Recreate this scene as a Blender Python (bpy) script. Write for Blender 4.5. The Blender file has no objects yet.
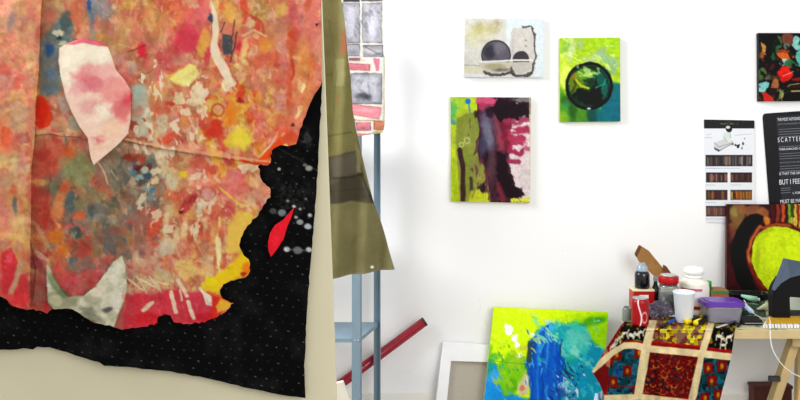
import bpy, bmesh, math, random
import numpy as np
from mathutils import Vector, Matrix
random.seed(7)
F, CX, HZ, EYE = 858.0, 400.0, 105.0, 1.5
COL = bpy.context.scene.collection
def W(px, py, Y): return Vector(((px-CX)/F*Y, Y, EYE-(py-HZ)/F*Y))
def lin(c):
    c = np.asarray(c, dtype=float)
    return np.where(c <= .04045, c/12.92, ((c+.055)/1.055)**2.4)
def rgb(c):
    if isinstance(c, str):
        if len(c) == 3: return np.array([int(k, 16)*17 for k in c])/255.
        return np.array([int(c[i:i+2], 16) for i in (0, 2, 4)])/255.
    return np.array(c)/255.

# ------------------------------------------------------------ naming
def tag(o, label, cat, group=None):
    o['label'] = label; o['category'] = cat
    if group: o['group'] = group
    return o
def thing(name, label, cat, loc, group=None):
    o = bpy.data.objects.new(name, None); COL.objects.link(o); o.location = loc
    o.empty_display_size = .05
    return tag(o, label, cat, group)
def link(name, me, mat, parent=None, label=None):
    o = bpy.data.objects.new(name, me); COL.objects.link(o)
    if mat is not None and not me.materials: me.materials.append(mat)
    if parent is not None:
        root = parent; off = Vector((0, 0, 0))
        while root is not None: off += root.location; root = root.parent
        me.transform(Matrix.Translation(-off)); o.parent = parent
    if label: o['label'] = label
    return o
def bmobj(name, bm, mat, parent=None, label=None, smooth=False):
    bmesh.ops.recalc_face_normals(bm, faces=bm.faces)
    me = bpy.data.meshes.new(name); bm.to_mesh(me); bm.free()
    if smooth:
        for p in me.polygons: p.use_smooth = True
    return link(name, me, mat, parent, label)

# ------------------------------------------------------------ materials
def mat(name, col, rough=.6, metal=0, trans=0, alpha=1, bump=0, bscale=40, var=0, spec=.28, ior=1.45, attr=False, noise2=None):
    m = bpy.data.materials.new(name); m.use_nodes = True
    nt = m.node_tree; b = nt.nodes['Principled BSDF']
    b.inputs['Roughness'].default_value = rough; b.inputs['Metallic'].default_value = metal
    b.inputs['Transmission Weight'].default_value = trans; b.inputs['Alpha'].default_value = alpha
    b.inputs['Specular IOR Level'].default_value = spec; b.inputs['IOR'].default_value = ior
    tc = nt.nodes.new('ShaderNodeTexCoord')
    if attr:
        a = nt.nodes.new('ShaderNodeAttribute'); a.attribute_name = 'paint'
        src = a.outputs['Color']
    else:
        c = nt.nodes.new('ShaderNodeRGB'); c.outputs[0].default_value = (*lin(rgb(col)), 1); src = c.outputs[0]
    if var:
        n = nt.nodes.new('ShaderNodeTexNoise'); n.inputs['Scale'].default_value = bscale*.5; n.inputs['Detail'].default_value = 5
        nt.links.new(tc.outputs['Object'], n.inputs['Vector'])
        r = nt.nodes.new('ShaderNodeMapRange'); r.inputs['To Min'].default_value = 1-var; r.inputs['To Max'].default_value = 1+var
        r.inputs['From Min'].default_value = .3; r.inputs['From Max'].default_value = .7
        nt.links.new(n.outputs['Fac'], r.inputs['Value'])
        mx = nt.nodes.new('ShaderNodeVectorMath'); mx.operation = 'SCALE'
        nt.links.new(src, mx.inputs[0]); nt.links.new(r.outputs[0], mx.inputs['Scale']); src = mx.outputs[0]
    if noise2:
        n = nt.nodes.new('ShaderNodeTexNoise'); n.inputs['Scale'].default_value = noise2[1]; n.inputs['Detail'].default_value = 4
        nt.links.new(tc.outputs['Object'], n.inputs['Vector'])
        r = nt.nodes.new('ShaderNodeMapRange'); r.inputs['From Min'].default_value = noise2[2]; r.inputs['From Max'].default_value = noise2[3]
        nt.links.new(n.outputs['Fac'], r.inputs['Value'])
        mx = nt.nodes.new('ShaderNodeMix'); mx.data_type = 'RGBA'
        nt.links.new(r.outputs[0], mx.inputs['Factor']); nt.links.new(src, mx.inputs['A'])
        mx.inputs['B'].default_value = (*lin(rgb(noise2[0])), 1); src = mx.outputs['Result']
    nt.links.new(src, b.inputs['Base Color'])
    if bump:
        n = nt.nodes.new('ShaderNodeTexNoise'); n.inputs['Scale'].default_value = bscale; n.inputs['Detail'].default_value = 6
        nt.links.new(tc.outputs['Object'], n.inputs['Vector'])
        bp = nt.nodes.new('ShaderNodeBump'); bp.inputs['Strength'].default_value = bump; bp.inputs['Distance'].default_value = .004
        nt.links.new(n.outputs['Fac'], bp.inputs['Height']); nt.links.new(bp.outputs[0], b.inputs['Normal'])
    return m
M_PAINT = mat('paint_on_canvas', 'fff', .5, attr=True, bump=.25, bscale=180, var=.05, spec=.12)
M_PAINTROUGH = mat('paint_on_paper', 'fff', .6, attr=True, bump=.12, bscale=60, spec=.12)
M_CLOTH = mat('printed_cotton', 'fff', .9, attr=True, bump=.3, bscale=400, var=.08, spec=.1)
M_FABRIC = mat('black_fabric', 'fff', .95, attr=True, bump=.3, bscale=300, spec=.05)
M_PRINT = mat('printed_paper', 'fff', .55, attr=True, spec=.3)
M_GLOSSBLACK = mat('poster_ink', '0b0b10', .35, spec=.25)
M_TEXT = mat('poster_lettering', 'd8dae0', .5)
M_WHITE = mat('white_painted_wood', 'f4f4f8', .5, var=.02)

# ------------------------------------------------------------ painting engine
_lat = {}
def vnoise(X, Y, s, seed):
    if seed not in _lat: _lat[seed] = np.random.RandomState(seed).rand(128, 128)
    L = _lat[seed]; x = X/s+37.3; y = Y/s+51.7
    xi = np.floor(x).astype(int); yi = np.floor(y).astype(int); fx = x-xi; fy = y-yi
    fx = fx*fx*(3-2*fx); fy = fy*fy*(3-2*fy)
    g = lambda a, b: L[b % 128, a % 128]
    return (g(xi, yi)*(1-fx)+g(xi+1, yi)*fx)*(1-fy)+(g(xi, yi+1)*(1-fx)+g(xi+1, yi+1)*fx)*fy
def fbm(X, Y, s, seed, o=3):
    t = 0; a = 1; n = 0
    for k in range(o): t = t+a*vnoise(X, Y, s/2**k, seed+k*101); n += a; a *= .55
    return t/n
def sdpoly(X, Y, P):
    P = np.array(P, float); d = np.full(X.shape, 1e9); ins = np.zeros(X.shape, bool)
    for i in range(len(P)):
        x0, y0 = P[i-1]; x1, y1 = P[i]; ex, ey = x1-x0, y1-y0
        wx, wy = X-x0, Y-y0; t = np.clip((wx*ex+wy*ey)/(ex*ex+ey*ey+1e-12), 0, 1)
        d = np.minimum(d, np.hypot(wx-ex*t, wy-ey*t))
        if y0 != y1:
            c = ((y0 > Y) != (y1 > Y)) & (X < (x1-x0)*(Y-y0)/(y1-y0)+x0)
            ins ^= c
    return np.where(ins, -d, d)
class Art:
    def __init__(s, X, Y, base='fff'):
        s.X, s.Y = X, Y; s.c = np.ones(X.shape+(3,))*rgb(base); s.k = 0
    def mix(s, m, col): 
        m = np.clip(m, 0, 1)[..., None]
        s.c = s.c*(1-m)+(rgb(col) if not isinstance(col, np.ndarray) else col)*m
    def _sub(s, x0, y0, x1, y1, m, w, ws):
        s.k += 1; q = np.nonzero((s.X > x0-m) & (s.X < x1+m) & (s.Y > y0-m) & (s.Y < y1+m)); X, Y = s.X[q], s.Y[q]
        if w and len(X): return q, X+(fbm(X, Y, ws, 300+s.k*7)-.5)*2*w, Y+(fbm(X, Y, ws, 303+s.k*7)-.5)*2*w
        return q, X, Y
    def _d(s, q, d, col, a, soft, tex):
        m = np.clip(.5-d/max(soft, .01), 0, 1); m = m*m*(3-2*m)
        if tex: m = m*np.clip((fbm(s.X[q], s.Y[q], 3, 900+s.k)-.5)*4*tex+1-tex*.5, 0, 1)
        m = np.clip(m*a, 0, 1)[..., None]; s.c[q] = s.c[q]*(1-m)+rgb(col)*m
    def blob(s, x, y, rx, ry, col, a=1, soft=3, w=2, ang=0, tex=0, ws=8):
        r = max(rx, ry); q, X, Y = s._sub(x-r, y-r, x+r, y+r, soft*max(1, r/min(rx, ry))+w+1, w, ws); c, n = math.cos(math.radians(ang)), math.sin(math.radians(ang))
        u = (X-x)*c+(Y-y)*n; v = -(X-x)*n+(Y-y)*c
        s._d(q, (np.hypot(u/rx, v/ry)-1)*min(rx, ry), col, a, soft, tex)
    def ring(s, x, y, r, t, col, a=1, soft=1, w=.5, sy=1):
        q, X, Y = s._sub(x-r, y-r, x+r, y+r, t+soft+w+1, w, 8); s._d(q, np.abs(np.hypot(X-x, (Y-y)/sy)-r)-t/2, col, a, soft, 0)
    def poly(s, P, col, a=1, soft=1.2, w=1, tex=0, ws=8):
        xs = [p[0] for p in P]; ys = [p[1] for p in P]; q, X, Y = s._sub(min(xs), min(ys), max(xs), max(ys), soft+w+1, w, ws); s._d(q, sdpoly(X, Y, P), col, a, soft, tex)
    def line(s, P, wd, col, a=1, soft=1, w=.6, tex=0, ws=6):
        xs = [p[0] for p in P]; ys = [p[1] for p in P]; q, X, Y = s._sub(min(xs), min(ys), max(xs), max(ys), wd+soft+w+1, w, ws); d = np.full(X.shape, 1e9)
        for (x0, y0), (x1, y1) in zip(P[:-1], P[1:]):
            ex, ey = x1-x0, y1-y0; t = np.clip(((X-x0)*ex+(Y-y0)*ey)/(ex*ex+ey*ey+1e-9), 0, 1)
            d = np.minimum(d, np.hypot(X-x0-ex*t, Y-y0-ey*t))
        s._d(q, d-wd/2, col, a, soft, tex)
    def rect(s, x0, y0, x1, y1, col, a=1, soft=.8, w=0, tex=0): s.poly([(x0, y0), (x1, y0), (x1, y1), (x0, y1)], col, a, soft, w, tex)
    def grid(s, x0, y0, dx, dy, rows, w=5, ws=14):
        A = np.array([[rgb(c) for c in r.split()] for r in rows]); h, n = A.shape[:2]
        X = s.X+(fbm(s.X, s.Y, ws, 11)-.5)*2*w; Y = s.Y+(fbm(s.X, s.Y, ws, 12)-.5)*2*w
        u = np.clip((X-x0)/dx, 0, n-1.001); v = np.clip((Y-y0)/dy, 0, h-1.001)
        i = u.astype(int); j = v.astype(int); fu = (u-i); fv = (v-j)
        fu = np.clip((fu-.5)*1.5+.5, 0, 1)[..., None]; fv = np.clip((fv-.5)*1.5+.5, 0, 1)[..., None]
        s.c = (A[j, i]*(1-fu)+A[j, i+1]*fu)*(1-fv)+(A[j+1, i]*(1-fu)+A[j+1, i+1]*fu)*fv
    def mottle(s, cols, sc, a, seed, lo=.55, hi=.75, sx=1, sy=1):
        for k, c in enumerate(cols):
            n = fbm(s.X*sx, s.Y*sy, sc, seed+k*13, 4); s.mix((n-lo)/(hi-lo)*a, c)
    def smear(s, col, sc, a, seed, th=.6, soft=.05, reg=None, ang=60, st=2.2, w=6):
        X = s.X+(fbm(s.X, s.Y, 14, seed+5)-.5)*2*w; Y = s.Y+(fbm(s.X, s.Y, 14, seed+6)-.5)*2*w
        c, n = math.cos(math.radians(ang)), math.sin(math.radians(ang)); m = (fbm((X*c+Y*n)/st, -X*n+Y*c, sc, seed, 3)-th)/soft
        if reg: m = m+np.minimum(0, (1-np.hypot((s.X-reg[0])/reg[2], (s.Y-reg[1])/reg[3]))*6)
        s.mix(np.clip(m, 0, 1)*a, col)
    def grain(s, sc, a, seed=5, sx=1, sy=1):
        s.c = s.c*(1+(fbm(s.X*sx, s.Y*sy, sc, seed, 3)-.5)[..., None]*2*a)

# ------------------------------------------------------------ meshes that carry paint
def npmesh(name, V, Fc, cols=None):
    me = bpy.data.meshes.new(name); me.vertices.add(len(V)); me.vertices.foreach_set('co', np.ascontiguousarray(V, dtype=np.float32).ravel())
    tot = sum(f.size for f in Fc); me.loops.add(tot); npol = sum(len(f) for f in Fc); me.polygons.add(npol)
    lv = np.concatenate([f.ravel() for f in Fc]).astype(np.int32); sz = np.concatenate([np.full(len(f), f.shape[1]) for f in Fc])
    st = np.concatenate([[0], np.cumsum(sz)[:-1]]).astype(np.int32)
    me.loops.foreach_set('vertex_index', lv); me.polygons.foreach_set('loop_start', st)
    me.update(calc_edges=True); me.validate()
    if cols is not None:
        ca = me.color_attributes.new('paint', 'FLOAT_COLOR', 'POINT')
        ca.data.foreach_set('color', np.c_[lin(np.clip(cols, 0, 1)), np.ones(len(cols))].astype(np.float32).ravel())
    return me
def sheet(name, outline, mapf, paint, step, material, thick=.002, back=None, parent=None, label=None, smooth=True, side=None):
    """outline in sheet coordinates; mapf(X, Y)->(n,3) points; thick along back vector (or per-normal)"""
    P = np.array(outline, float); x0, y0 = P.min(0)-step; x1, y1 = P.max(0)+step
    nx = int((x1-x0)/step)+2; ny = int((y1-y0)/step)+2
    X, Y = np.meshgrid(x0+np.arange(nx)*step, y0+np.arange(ny)*step)
    sd = sdpoly(X, Y, P); ins = sd < 0
    cell = (ins[:-1, :-1].astype(int)+ins[1:, :-1]+ins[:-1, 1:]+ins[1:, 1:]) >= 1
    idx = np.arange(nx*ny).reshape(ny, nx)
    q = np.stack([idx[:-1, :-1], idx[1:, :-1], idx[1:, 1:], idx[:-1, 1:]], -1)[cell]
    fx, fy = X.ravel().copy(), Y.ravel().copy(); out = np.where(~ins.ravel())[0]
    used = np.zeros(nx*ny, bool); used[q.ravel()] = True; out = out[used[out]]
    ox, oy = fx[out], fy[out]; best = np.full(len(out), 1e9); bx, by = ox.copy(), oy.copy()
    for i in range(len(P)):
        a, b = P[i-1], P[i]; e = b-a; t = np.clip(((ox-a[0])*e[0]+(oy-a[1])*e[1])/(e@e+1e-12), 0, 1)
        cx, cy = a[0]+e[0]*t, a[1]+e[1]*t; d = np.hypot(ox-cx, oy-cy); m = d < best
        best[m] = d[m]; bx[m] = cx[m]; by[m] = cy[m]
    fx[out], fy[out] = bx, by
    vid = np.where(used)[0]; re = -np.ones(nx*ny, int); re[vid] = np.arange(len(vid)); q = re[q]
    A = Art(fx[vid][None], fy[vid][None]); paint(A); C = A.c[0]
    V = mapf(fx[vid], fy[vid])
    e = np.concatenate([q[:, [0, 1]], q[:, [1, 2]], q[:, [2, 3]], q[:, [3, 0]]]); key = np.sort(e, 1)
    k = key[:, 0].astype(np.int64)*len(vid)+key[:, 1]; _, inv, cnt = np.unique(k, return_inverse=True, return_counts=True)
    be = e[cnt[inv] == 1]
    back = np.array(back if back is not None else (0, 1, 0), float)*thick
    n = len(V); V2 = V+back
    C2 = C if side is None else C*0+rgb(side)
    if side is None:
        Vall, Call = np.r_[V, V2], np.r_[C, C2]
        sides = np.stack([be[:, 1], be[:, 0], be[:, 0]+n, be[:, 1]+n], 1); qb = q[:, ::-1]+n
    else:
        Vall, Call = np.r_[V, V, V2], np.r_[C, C2, C2]
        sides = np.stack([be[:, 1]+n, be[:, 0]+n, be[:, 0]+2*n, be[:, 1]+2*n], 1); qb = q[:, ::-1]+2*n
    me = npmesh(name, Vall, [q, sides, qb], Call)
    me.materials.append(material)
    if smooth:
        sm = np.zeros(len(me.polygons), bool); sm[:len(q)] = True; me.polygons.foreach_set('use_smooth', sm)
    return link(name, me, None, parent, label)
def rough(P, amp, step=3.5, seed=1, box=None):
    R = random.Random(seed); out = []
    for i in range(len(P)):
        a, b = P[i], P[(i+1) % len(P)]; n = max(1, int(math.hypot(b[0]-a[0], b[1]-a[1])/step)) if math.hypot(b[0]-a[0], b[1]-a[1]) < 60 else 1
        for k in range(n):
            j = amp if k else amp*.4; out.append((a[0]+(b[0]-a[0])*k/n+R.uniform(-j, j), a[1]+(b[1]-a[1])*k/n+R.uniform(-j, j)))
    return out
def planemap(p0, nrm, relief=None, off=0):
    """project rays through the frame point (x, y) on a plane; relief(X,Y) metres towards the viewer"""
    p0 = np.array(p0); nrm = np.array(nrm, float); nrm /= np.linalg.norm(nrm)
    E = np.array([0, 0, EYE])
    def f(X, Y):
        D = np.stack([(X-CX)/F, np.ones_like(X), -(Y-HZ)/F], -1)
        t = ((p0+nrm*off-E)@nrm)/(D@nrm); P = E+D*t[:, None]
        if relief is not None: P = P-nrm[None]*relief(X, Y)[:, None]
        return P
    return f, nrm
def quadplane(a, b, c):  # three (px,py,Y)
    A, B, C = (np.array(W(*k)) for k in (a, b, c)); n = np.cross(B-A, C-A); n /= np.linalg.norm(n)
    if n[1] < 0: n = -n
    return A, n

# ------------------------------------------------------------ plain solids
def box_bm(bm, x0, x1, y0, y1, z0, z1, bev=0):
    r = bmesh.ops.create_cube(bm, size=1)['verts']
    for v in r: v.co = Vector((x0+(v.co.x+.5)*(x1-x0), y0+(v.co.y+.5)*(y1-y0), z0+(v.co.z+.5)*(z1-z0)))
    if bev:
        es = list({e for v in r for e in v.link_edges}); bmesh.ops.bevel(bm, geom=es, offset=bev, segments=2, affect='EDGES', profile=.6)
def box(name, d, m, parent=None, label=None, bev=0, rot=None):
    bm = bmesh.new(); box_bm(bm, *d, bev=bev)
    if rot:
        c = Vector(((d[0]+d[1])/2, (d[2]+d[3])/2, (d[4]+d[5])/2))
        bmesh.ops.rotate(bm, verts=bm.verts, cent=c, matrix=rot)
    return bmobj(name, bm, m, parent, label)
def bar_bm(bm, a, b, w, t, up=(0, 0, 1), bev=0):
    a, b = Vector(a), Vector(b); d = (b-a).normalized(); s = d.cross(Vector(up))
    if s.length < 1e-3: s = Vector((1, 0, 0))
    s.normalize(); u = s.cross(d); vs = []
    for p in (a, b):
        for i, j in ((-1, -1), (1, -1), (1, 1), (-1, 1)): vs.append(bm.verts.new(p+s*w/2*i+u*t/2*j))
    fs = [bm.faces.new([vs[k] for k in f]) for f in ((0, 1, 2, 3), (7, 6, 5, 4), (0, 4, 5, 1), (1, 5, 6, 2), (2, 6, 7, 3), (3, 7, 4, 0))]
    if bev: bmesh.ops.bevel(bm, geom=list({e for f in fs for e in f.edges}), offset=bev, segments=2, affect='EDGES')
def bar(name, a, b, w, t, m, parent=None, label=None, up=(0, 0, 1), bev=.001):
    bm = bmesh.new(); bar_bm(bm, a, b, w, t, up, bev); return bmobj(name, bm, m, parent, label)
def tube_bm(bm, pts, r, seg=10, cap=True):
    pts = [Vector(p) for p in pts]; rings = []
    for i, p in enumerate(pts):
        d = (pts[min(i+1, len(pts)-1)]-pts[max(i-1, 0)]).normalized()
        s = d.cross(Vector((.13, .31, .94))).normalized(); u = s.cross(d)
        rr = r[i] if isinstance(r, (list, tuple)) else r
        rings.append([bm.verts.new(p+(s*math.cos(k/seg*2*math.pi)+u*math.sin(k/seg*2*math.pi))*rr) for k in range(seg)])
    for a, b in zip(rings[:-1], rings[1:]):
        for k in range(seg): bm.faces.new((a[k], a[(k+1) % seg], b[(k+1) % seg], b[k]))
    if cap: bm.faces.new(rings[0][::-1]); bm.faces.new(rings[-1])
def tube(name, pts, r, m, parent=None, label=None, seg=10, smooth=True):
    bm = bmesh.new(); tube_bm(bm, pts, r, seg); return bmobj(name, bm, m, parent, label, smooth)
def smoothpts(pts, n=6):
    out = []; P = [Vector(p) for p in pts]
    for i in range(len(P)-1):
        p0, p1, p2, p3 = P[max(i-1, 0)], P[i], P[i+1], P[min(i+2, len(P)-1)]
        for k in range(n):
            t = k/n; out.append(.5*((2*p1)+(p2-p0)*t+(2*p0-5*p1+4*p2-p3)*t*t+(3*p1-p0-3*p2+p3)*t**3))
    return out+[P[-1]]
def lathe(name, c, prof, m, parent=None, label=None, seg=32, squash=None, closed=True, tilt=None):
    """prof = (radius, height above c) list"""
    bm = bmesh.new(); rings = []
    for r, h in prof:
        rings.append([bm.verts.new((c[0]+math.cos(k/seg*2*math.pi)*r, c[1]+math.sin(k/seg*2*math.pi)*r, c[2]+h)) for k in range(seg)])
    for a, b in zip(rings[:-1], rings[1:]):
        for k in range(seg): bm.faces.new((a[k], a[(k+1) % seg], b[(k+1) % seg], b[k]))
    if closed: bm.faces.new(rings[0]); bm.faces.new(rings[-1])
    if squash: bmesh.ops.transform(bm, matrix=Matrix.Translation(c)@squash@Matrix.Translation(-Vector(c)), verts=bm.verts)
    o = bmobj(name, bm, m, parent, label, False)
    me = o.data
    for p in me.polygons: p.use_smooth = abs(p.normal.z) < .97 or len(p.vertices) < 5
    return o
def prism(name, pts, back, m, parent=None, label=None, bev=0):
    bm = bmesh.new(); a = [bm.verts.new(p) for p in pts]; b = [bm.verts.new(Vector(p)+Vector(back)) for p in pts]
    bm.faces.new(a); bm.faces.new(b[::-1]); n = len(a)
    for k in range(n): bm.faces.new((a[k], b[k], b[(k+1) % n], a[(k+1) % n]))
    if bev: bmesh.ops.bevel(bm, geom=list(bm.edges), offset=bev, segments=2, affect='EDGES')
    return bmobj(name, bm, m, parent, label)
def struct(o): o['kind'] = 'structure'; return o

# ============================================================ ROOM
M_WALL = mat('white_plaster_wall', 'f4f3f4', .8, bump=.05, bscale=9)
M_SKIRT = mat('skirting_paint', 'f1ede6', .7, var=.02, bscale=8)
M_FLOOR = mat('grey_floor', 'aaa69e', .6, bump=.1, bscale=30, var=.08)
WY = 3.5
struct(box('wall_back', (-2.4, 2.7, WY, WY+.12, 0, 2.9), M_WALL))
struct(box('floor', (-2.4, 2.7, .3, WY+.12, -.1, 0), M_FLOOR))
zb = W(0, 393, WY).z
struct(box('baseboard_back', (-2.4, 2.7, WY-.012, WY-.0005, .001, zb), M_SKIRT, bev=.002))
# fine crease and scuffs on the wall
M_SCUFF = mat('pencil_scuff', 'e0dfe2', .9)
for k, P in enumerate([[(478, 298), (481, 306), (477, 314)], [(489, 307), (484, 318), (487, 326)], [(702, 42), (707, 43), (711, 42)], [(562, 250), (563, 252)], [(418, 352), (423, 355)], [(405, 372), (411, 371)]]):
    bm = bmesh.new(); tube_bm(bm, smoothpts([W(x, y, WY+.0006) for x, y in P], 4), .0011, 6); struct(bmobj('trim_%d' % (k+1), bm, M_SCUFF))

# ============================================================ PARTITION + COLLAGE
PY = 2.2
M_BOARD = mat('cream_board', 'd3cbac', .75, var=.03, bscale=10, bump=.05, noise2=('b5ab8a', 14, .66, .8))
bo = [W(x, y, PY) for x, y in ((-60, -70), (319, -70), (321, 0), (325, 100), (331, 260), (336, 400), (346.5, 689))]
bo += [Vector((W(-60, 0, PY).x, PY, 0))]; bo[-2].z = 0
root = thing('partition_board', 'tall cream painted partition board standing at the left, carrying the big collage', 'board', (W(130, 0, PY).x, PY, 0))
prism('panel', bo, (0, .035, 0), M_BOARD, root)

ROWS = """e98 da8 d86 b97 c87 99a c96 c95 d95 e86 e77 ec7 e65 ca6 d86 e76 e88
da8 c99 d77 799 c85 89a c96 d95 d95 e86 e66 d96 e75 ca6 d77 e87 e88
ea8 ea8 c87 688 b76 b86 ca7 d86 e98 e66 e86 c98 e86 e85 d86 d76 e98
e98 e98 b96 68a 999 fdc daa d66 d98 d66 db9 e96 ed9 e87 d75 e96 e97
d98 e88 d96 69a a99 e9a e77 b97 e88 ed8 e86 e97 e86 d87 d76 e96 e87
e98 ea8 db7 976 c98 fbb d87 cdb da7 e86 ec9 e87 e95 e98 d98 e85 d86
e97 db8 da7 d65 b98 e99 d88 dcb cb9 d87 e75 e64 ec5 e87 e87 e86 d86
e75 d87 da7 d65 c76 a98 997 a87 ca9 d98 d98 e65 ed5 e97 e65 d64 d64
db8 cb8 c65 c75 a96 a97 a87 88a dca db8 e76 e76 d87 d86 d64 d64 d64
c98 dc9 d76 b86 9a7 b87 998 a88 cba db8 e87 e97 d76 da8 d96 d86 d86
d97 d86 c55 d86 897 a96 887 866 c98 d86 cba d77 e98 dba da8 d86 d86
e98 db8 b54 d65 978 888 888 a77 d86 d65 d86 d76 ec8 dc8 dc8 d86 d86
e97 db7 c75 e74 b66 878 988 a87 d87 ca8 d87 d97 ec7 ec8 ec8 e96 d86
e44 d76 a55 d75 c65 b77 b98 dba ca9 ec8 ec8 ec7 eb5 ea4 e96 d86 d86
d56 c98 b66 d66 c56 c67 caa cb9 cb9 dc9 ec8 ec6 e93 e83 d86 d86 d86
d65 e45 a65 b66 c66 c67 c77 d56 e66 e67 d46 d99 f63 f63 d86 d86 d86
d55 e45 c55 b66 c66 c66 d56 d45 e45 d45 e46 d46 e54 e54 d86 d86 d86""".split('\n')
PATCH = [(60, 48), (66, 44), (74, 41), (85, 39), (97, 42), (108, 47), (112, 57), (116, 70), (124, 79), (131, 90), (131, 118), (128, 134), (118, 145), (105, 156), (94, 165), (91, 158), (89, 146), (88, 138), (80, 127), (72, 112), (66, 97), (62, 80), (59, 62)]
WPATCH = [(48, 265), (54, 277), (61, 289), (69, 297), (84, 296), (96, 287), (107, 272), (114, 262), (122, 256), (125, 264), (127, 288), (124, 301), (119, 312), (114, 326), (98, 323), (85, 317), (72, 308), (55, 309), (49, 302), (48, 285)]
def paint_big(A):
    A.grid(0, 0, 20, 20, ROWS, 6, 13)
    X, Y = A.X, A.Y
    A.mottle(['f0a890', 'd85444', 'e8c070', 'b08058'], 11, .45, 40, .56, .74)
    pass
    def SM(L, reg, ang, k=1.5, soft=.045):
        for q, (c, sc, a, sd, th) in enumerate(L): A.smear(c, sc*k, a*.72, sd, th, soft*2, reg, ang+26*math.sin(sd*1.7), 1.9, 8)
    SM((('d8604e', 8, .7, 401, .58), ('dc9868', 8, .7, 402, .6), ('dc7c78', 9, .75, 403, .56), ('ecc49c', 7, .7, 404, .62), ('b07858', 7, .6, 405, .61), ('cc4448', 6, .7, 406, .65), ('f0d4b4', 5, .8, 407, .66), ('c08c6c', 6, .6, 408, .62)), (190, 110, 150, 210), 62)
    SM((('e0a078', 9, .6, 411, .55), ('e0807c', 8, .65, 412, .58), ('d8a880', 8, .6, 413, .57), ('a8948c', 8, .5, 414, .63)), (14, 120, 24, 170), 80)
    SM((('7c8078', 9, .85, 421, .47), ('94825c', 8, .7, 422, .54), ('84584c', 7, .65, 423, .58), ('a09c8c', 5, .6, 424, .62), ('5a686c', 6, .75, 425, .6), ('a8644c', 6, .6, 426, .63)), (108, 204, 56, 52), 78, 1.25)
    SM((('ecd08c', 6, .8, 431, .58), ('e4b468', 7, .8, 432, .58), ('cc6454', 6, .7, 433, .61), ('e4d8c0', 5, .75, 434, .63), ('b85048', 6, .6, 435, .65)), (205, 236, 46, 46), 75, 1.3)
    SM((('ecd060', 7, .85, 441, .54), ('dc5030', 6, .8, 442, .58), ('f0b040', 6, .7, 443, .6)), (240, 128, 34, 42), 75, 1.2)
    SM((('dc7870', 9, .7, 451, .52), ('e89c84', 8, .6, 452, .56)), (304, 70, 18, 80), 85)
    S, P = A.poly, A.poly
    def B(x, y, rx, ry, col, a=1, soft=3, w=2, ang=0, tex=0, ws=5):
        A.blob(x, y, rx*1.08, ry*1.08, col, a, soft, max(w*1.6, min(rx, ry)*.7), ang, tex, max(ws, min(rx, ry)*.9))
    def L(p, wd, col, a=1, soft=1, w=.9): A.line(p, wd, col, a, soft, w, ws=5)
    # upper left
    B(12, 20, 3, 9, '8a7f86', .6, 5, 2, 20); B(5, 70, 6, 5, 'e0605a', .5, 5); B(30, 60, 5, 10, 'e8c98a', .45, 5)
    P([(40, 42), (58, 22), (66, 12), (74, 25), (72, 40), (60, 55), (62, 80), (56, 100), (40, 95), (40, 70)], '6d868c', .75, 5, 3)
    B(49, 50, 4, 6, '3b66a0', .8, 3); B(66, 22, 6, 9, '566468', .7, 4); B(58, 32, 5, 2.5, 'e6e2c8', .9, 2); B(63, 44, 4, 2.5, 'd6dcb8', .8, 2); B(70, 46, 4, 2, '6f6a3a', .7, 2)
    B(50, 74, 5, 5, '5878a0', .6, 4); B(60, 38, 3, 2, '33404a', .8, 2)
    B(50, 16, 7, 8, 'e57a6a', .5, 5); B(77, 10, 5, 12, 'd9775e', .6, 4); B(79, 22, 4, 6, 'e28868', .6, 4)
    B(92, 8, 5, 10, '7d93a5', .65, 4); B(90, 6, 2, 6, '2f5fa8', .85, 2); B(92, 20, 2.5, 10, '5b7ea0', .6, 3); B(100, 3, 8, 4, '8b98a8', .5, 3); B(106, 12, 7, 6, '8f939d', .55, 4); B(93, 34, 3, 7, '88a49a', .6, 3)
    B(104, 25, 6, 5, 'cf7450', .5, 4); B(101, 36, 6, 3, 'd8a048', .6, 3)
    # red patch by the strip
    P([(38, 96), (43, 95), (50, 104), (53, 118), (49, 126), (40, 130), (36, 125)], 'ee4028', .95, 3, 2); B(47, 118, 3, 6, 'f06a20', .7, 3)
    B(52, 100, 6, 5, 'e08878', .7, 4); B(66, 104, 7, 9, 'b9aaa2', .7, 5); B(74, 124, 7, 7, 'a9b0a0', .7, 5); B(60, 124, 7, 5, 'd8b088', .6, 4); B(52, 90, 9, 5, '6c7f8c', .6, 4)
    B(22, 138, 8, 5, 'd96a60', .8, 4); B(24, 138, 4, 4, 'b8a0a0', .6, 3); B(5, 135, 5, 8, 'ea6a48', .8, 4); B(18, 95, 9, 4, 'e8b878', .5, 4); B(20, 112, 8, 9, 'ecb89a', .5, 5)
    # left strip lower
    B(15, 205, 2.6, 8, '6f7f7d', .85, 2, 1); B(14, 190, 3, 5, 'e06a50', .7, 3); B(5, 212, 6, 4, 'dd9a88', .5, 4); B(20, 222, 11, 3, 'ecc48c', .6, 3, 2, -8); B(14, 236, 12, 4, 'ecc080', .6, 4)
    P([(3, 254), (12, 248), (19, 262), (14, 280), (6, 296), (2, 290)], 'dd3c48', .85, 4, 2); B(10, 258, 3.5, 6, 'f55a72', .9, 3)
    L([(22, 262), (17, 280), (11, 292)], 5, 'cfae8e', .8, 2); P([(20, 276), (28, 272), (30, 300), (22, 307), (12, 302)], 'e23c48', .8, 3, 2); B(26, 292, 3, 10, 'f05058', .7, 3)
    # mid left field
    P([(36, 140), (60, 138), (72, 150), (68, 162), (52, 178), (34, 176)], 'd2584a', .6, 6, 3); B(44, 155, 8, 5, 'c84848', .5, 5); B(70, 152, 4, 4, 'e0763a', .8, 3); B(40, 182, 7, 3, 'ecb268', .7, 3)
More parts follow.
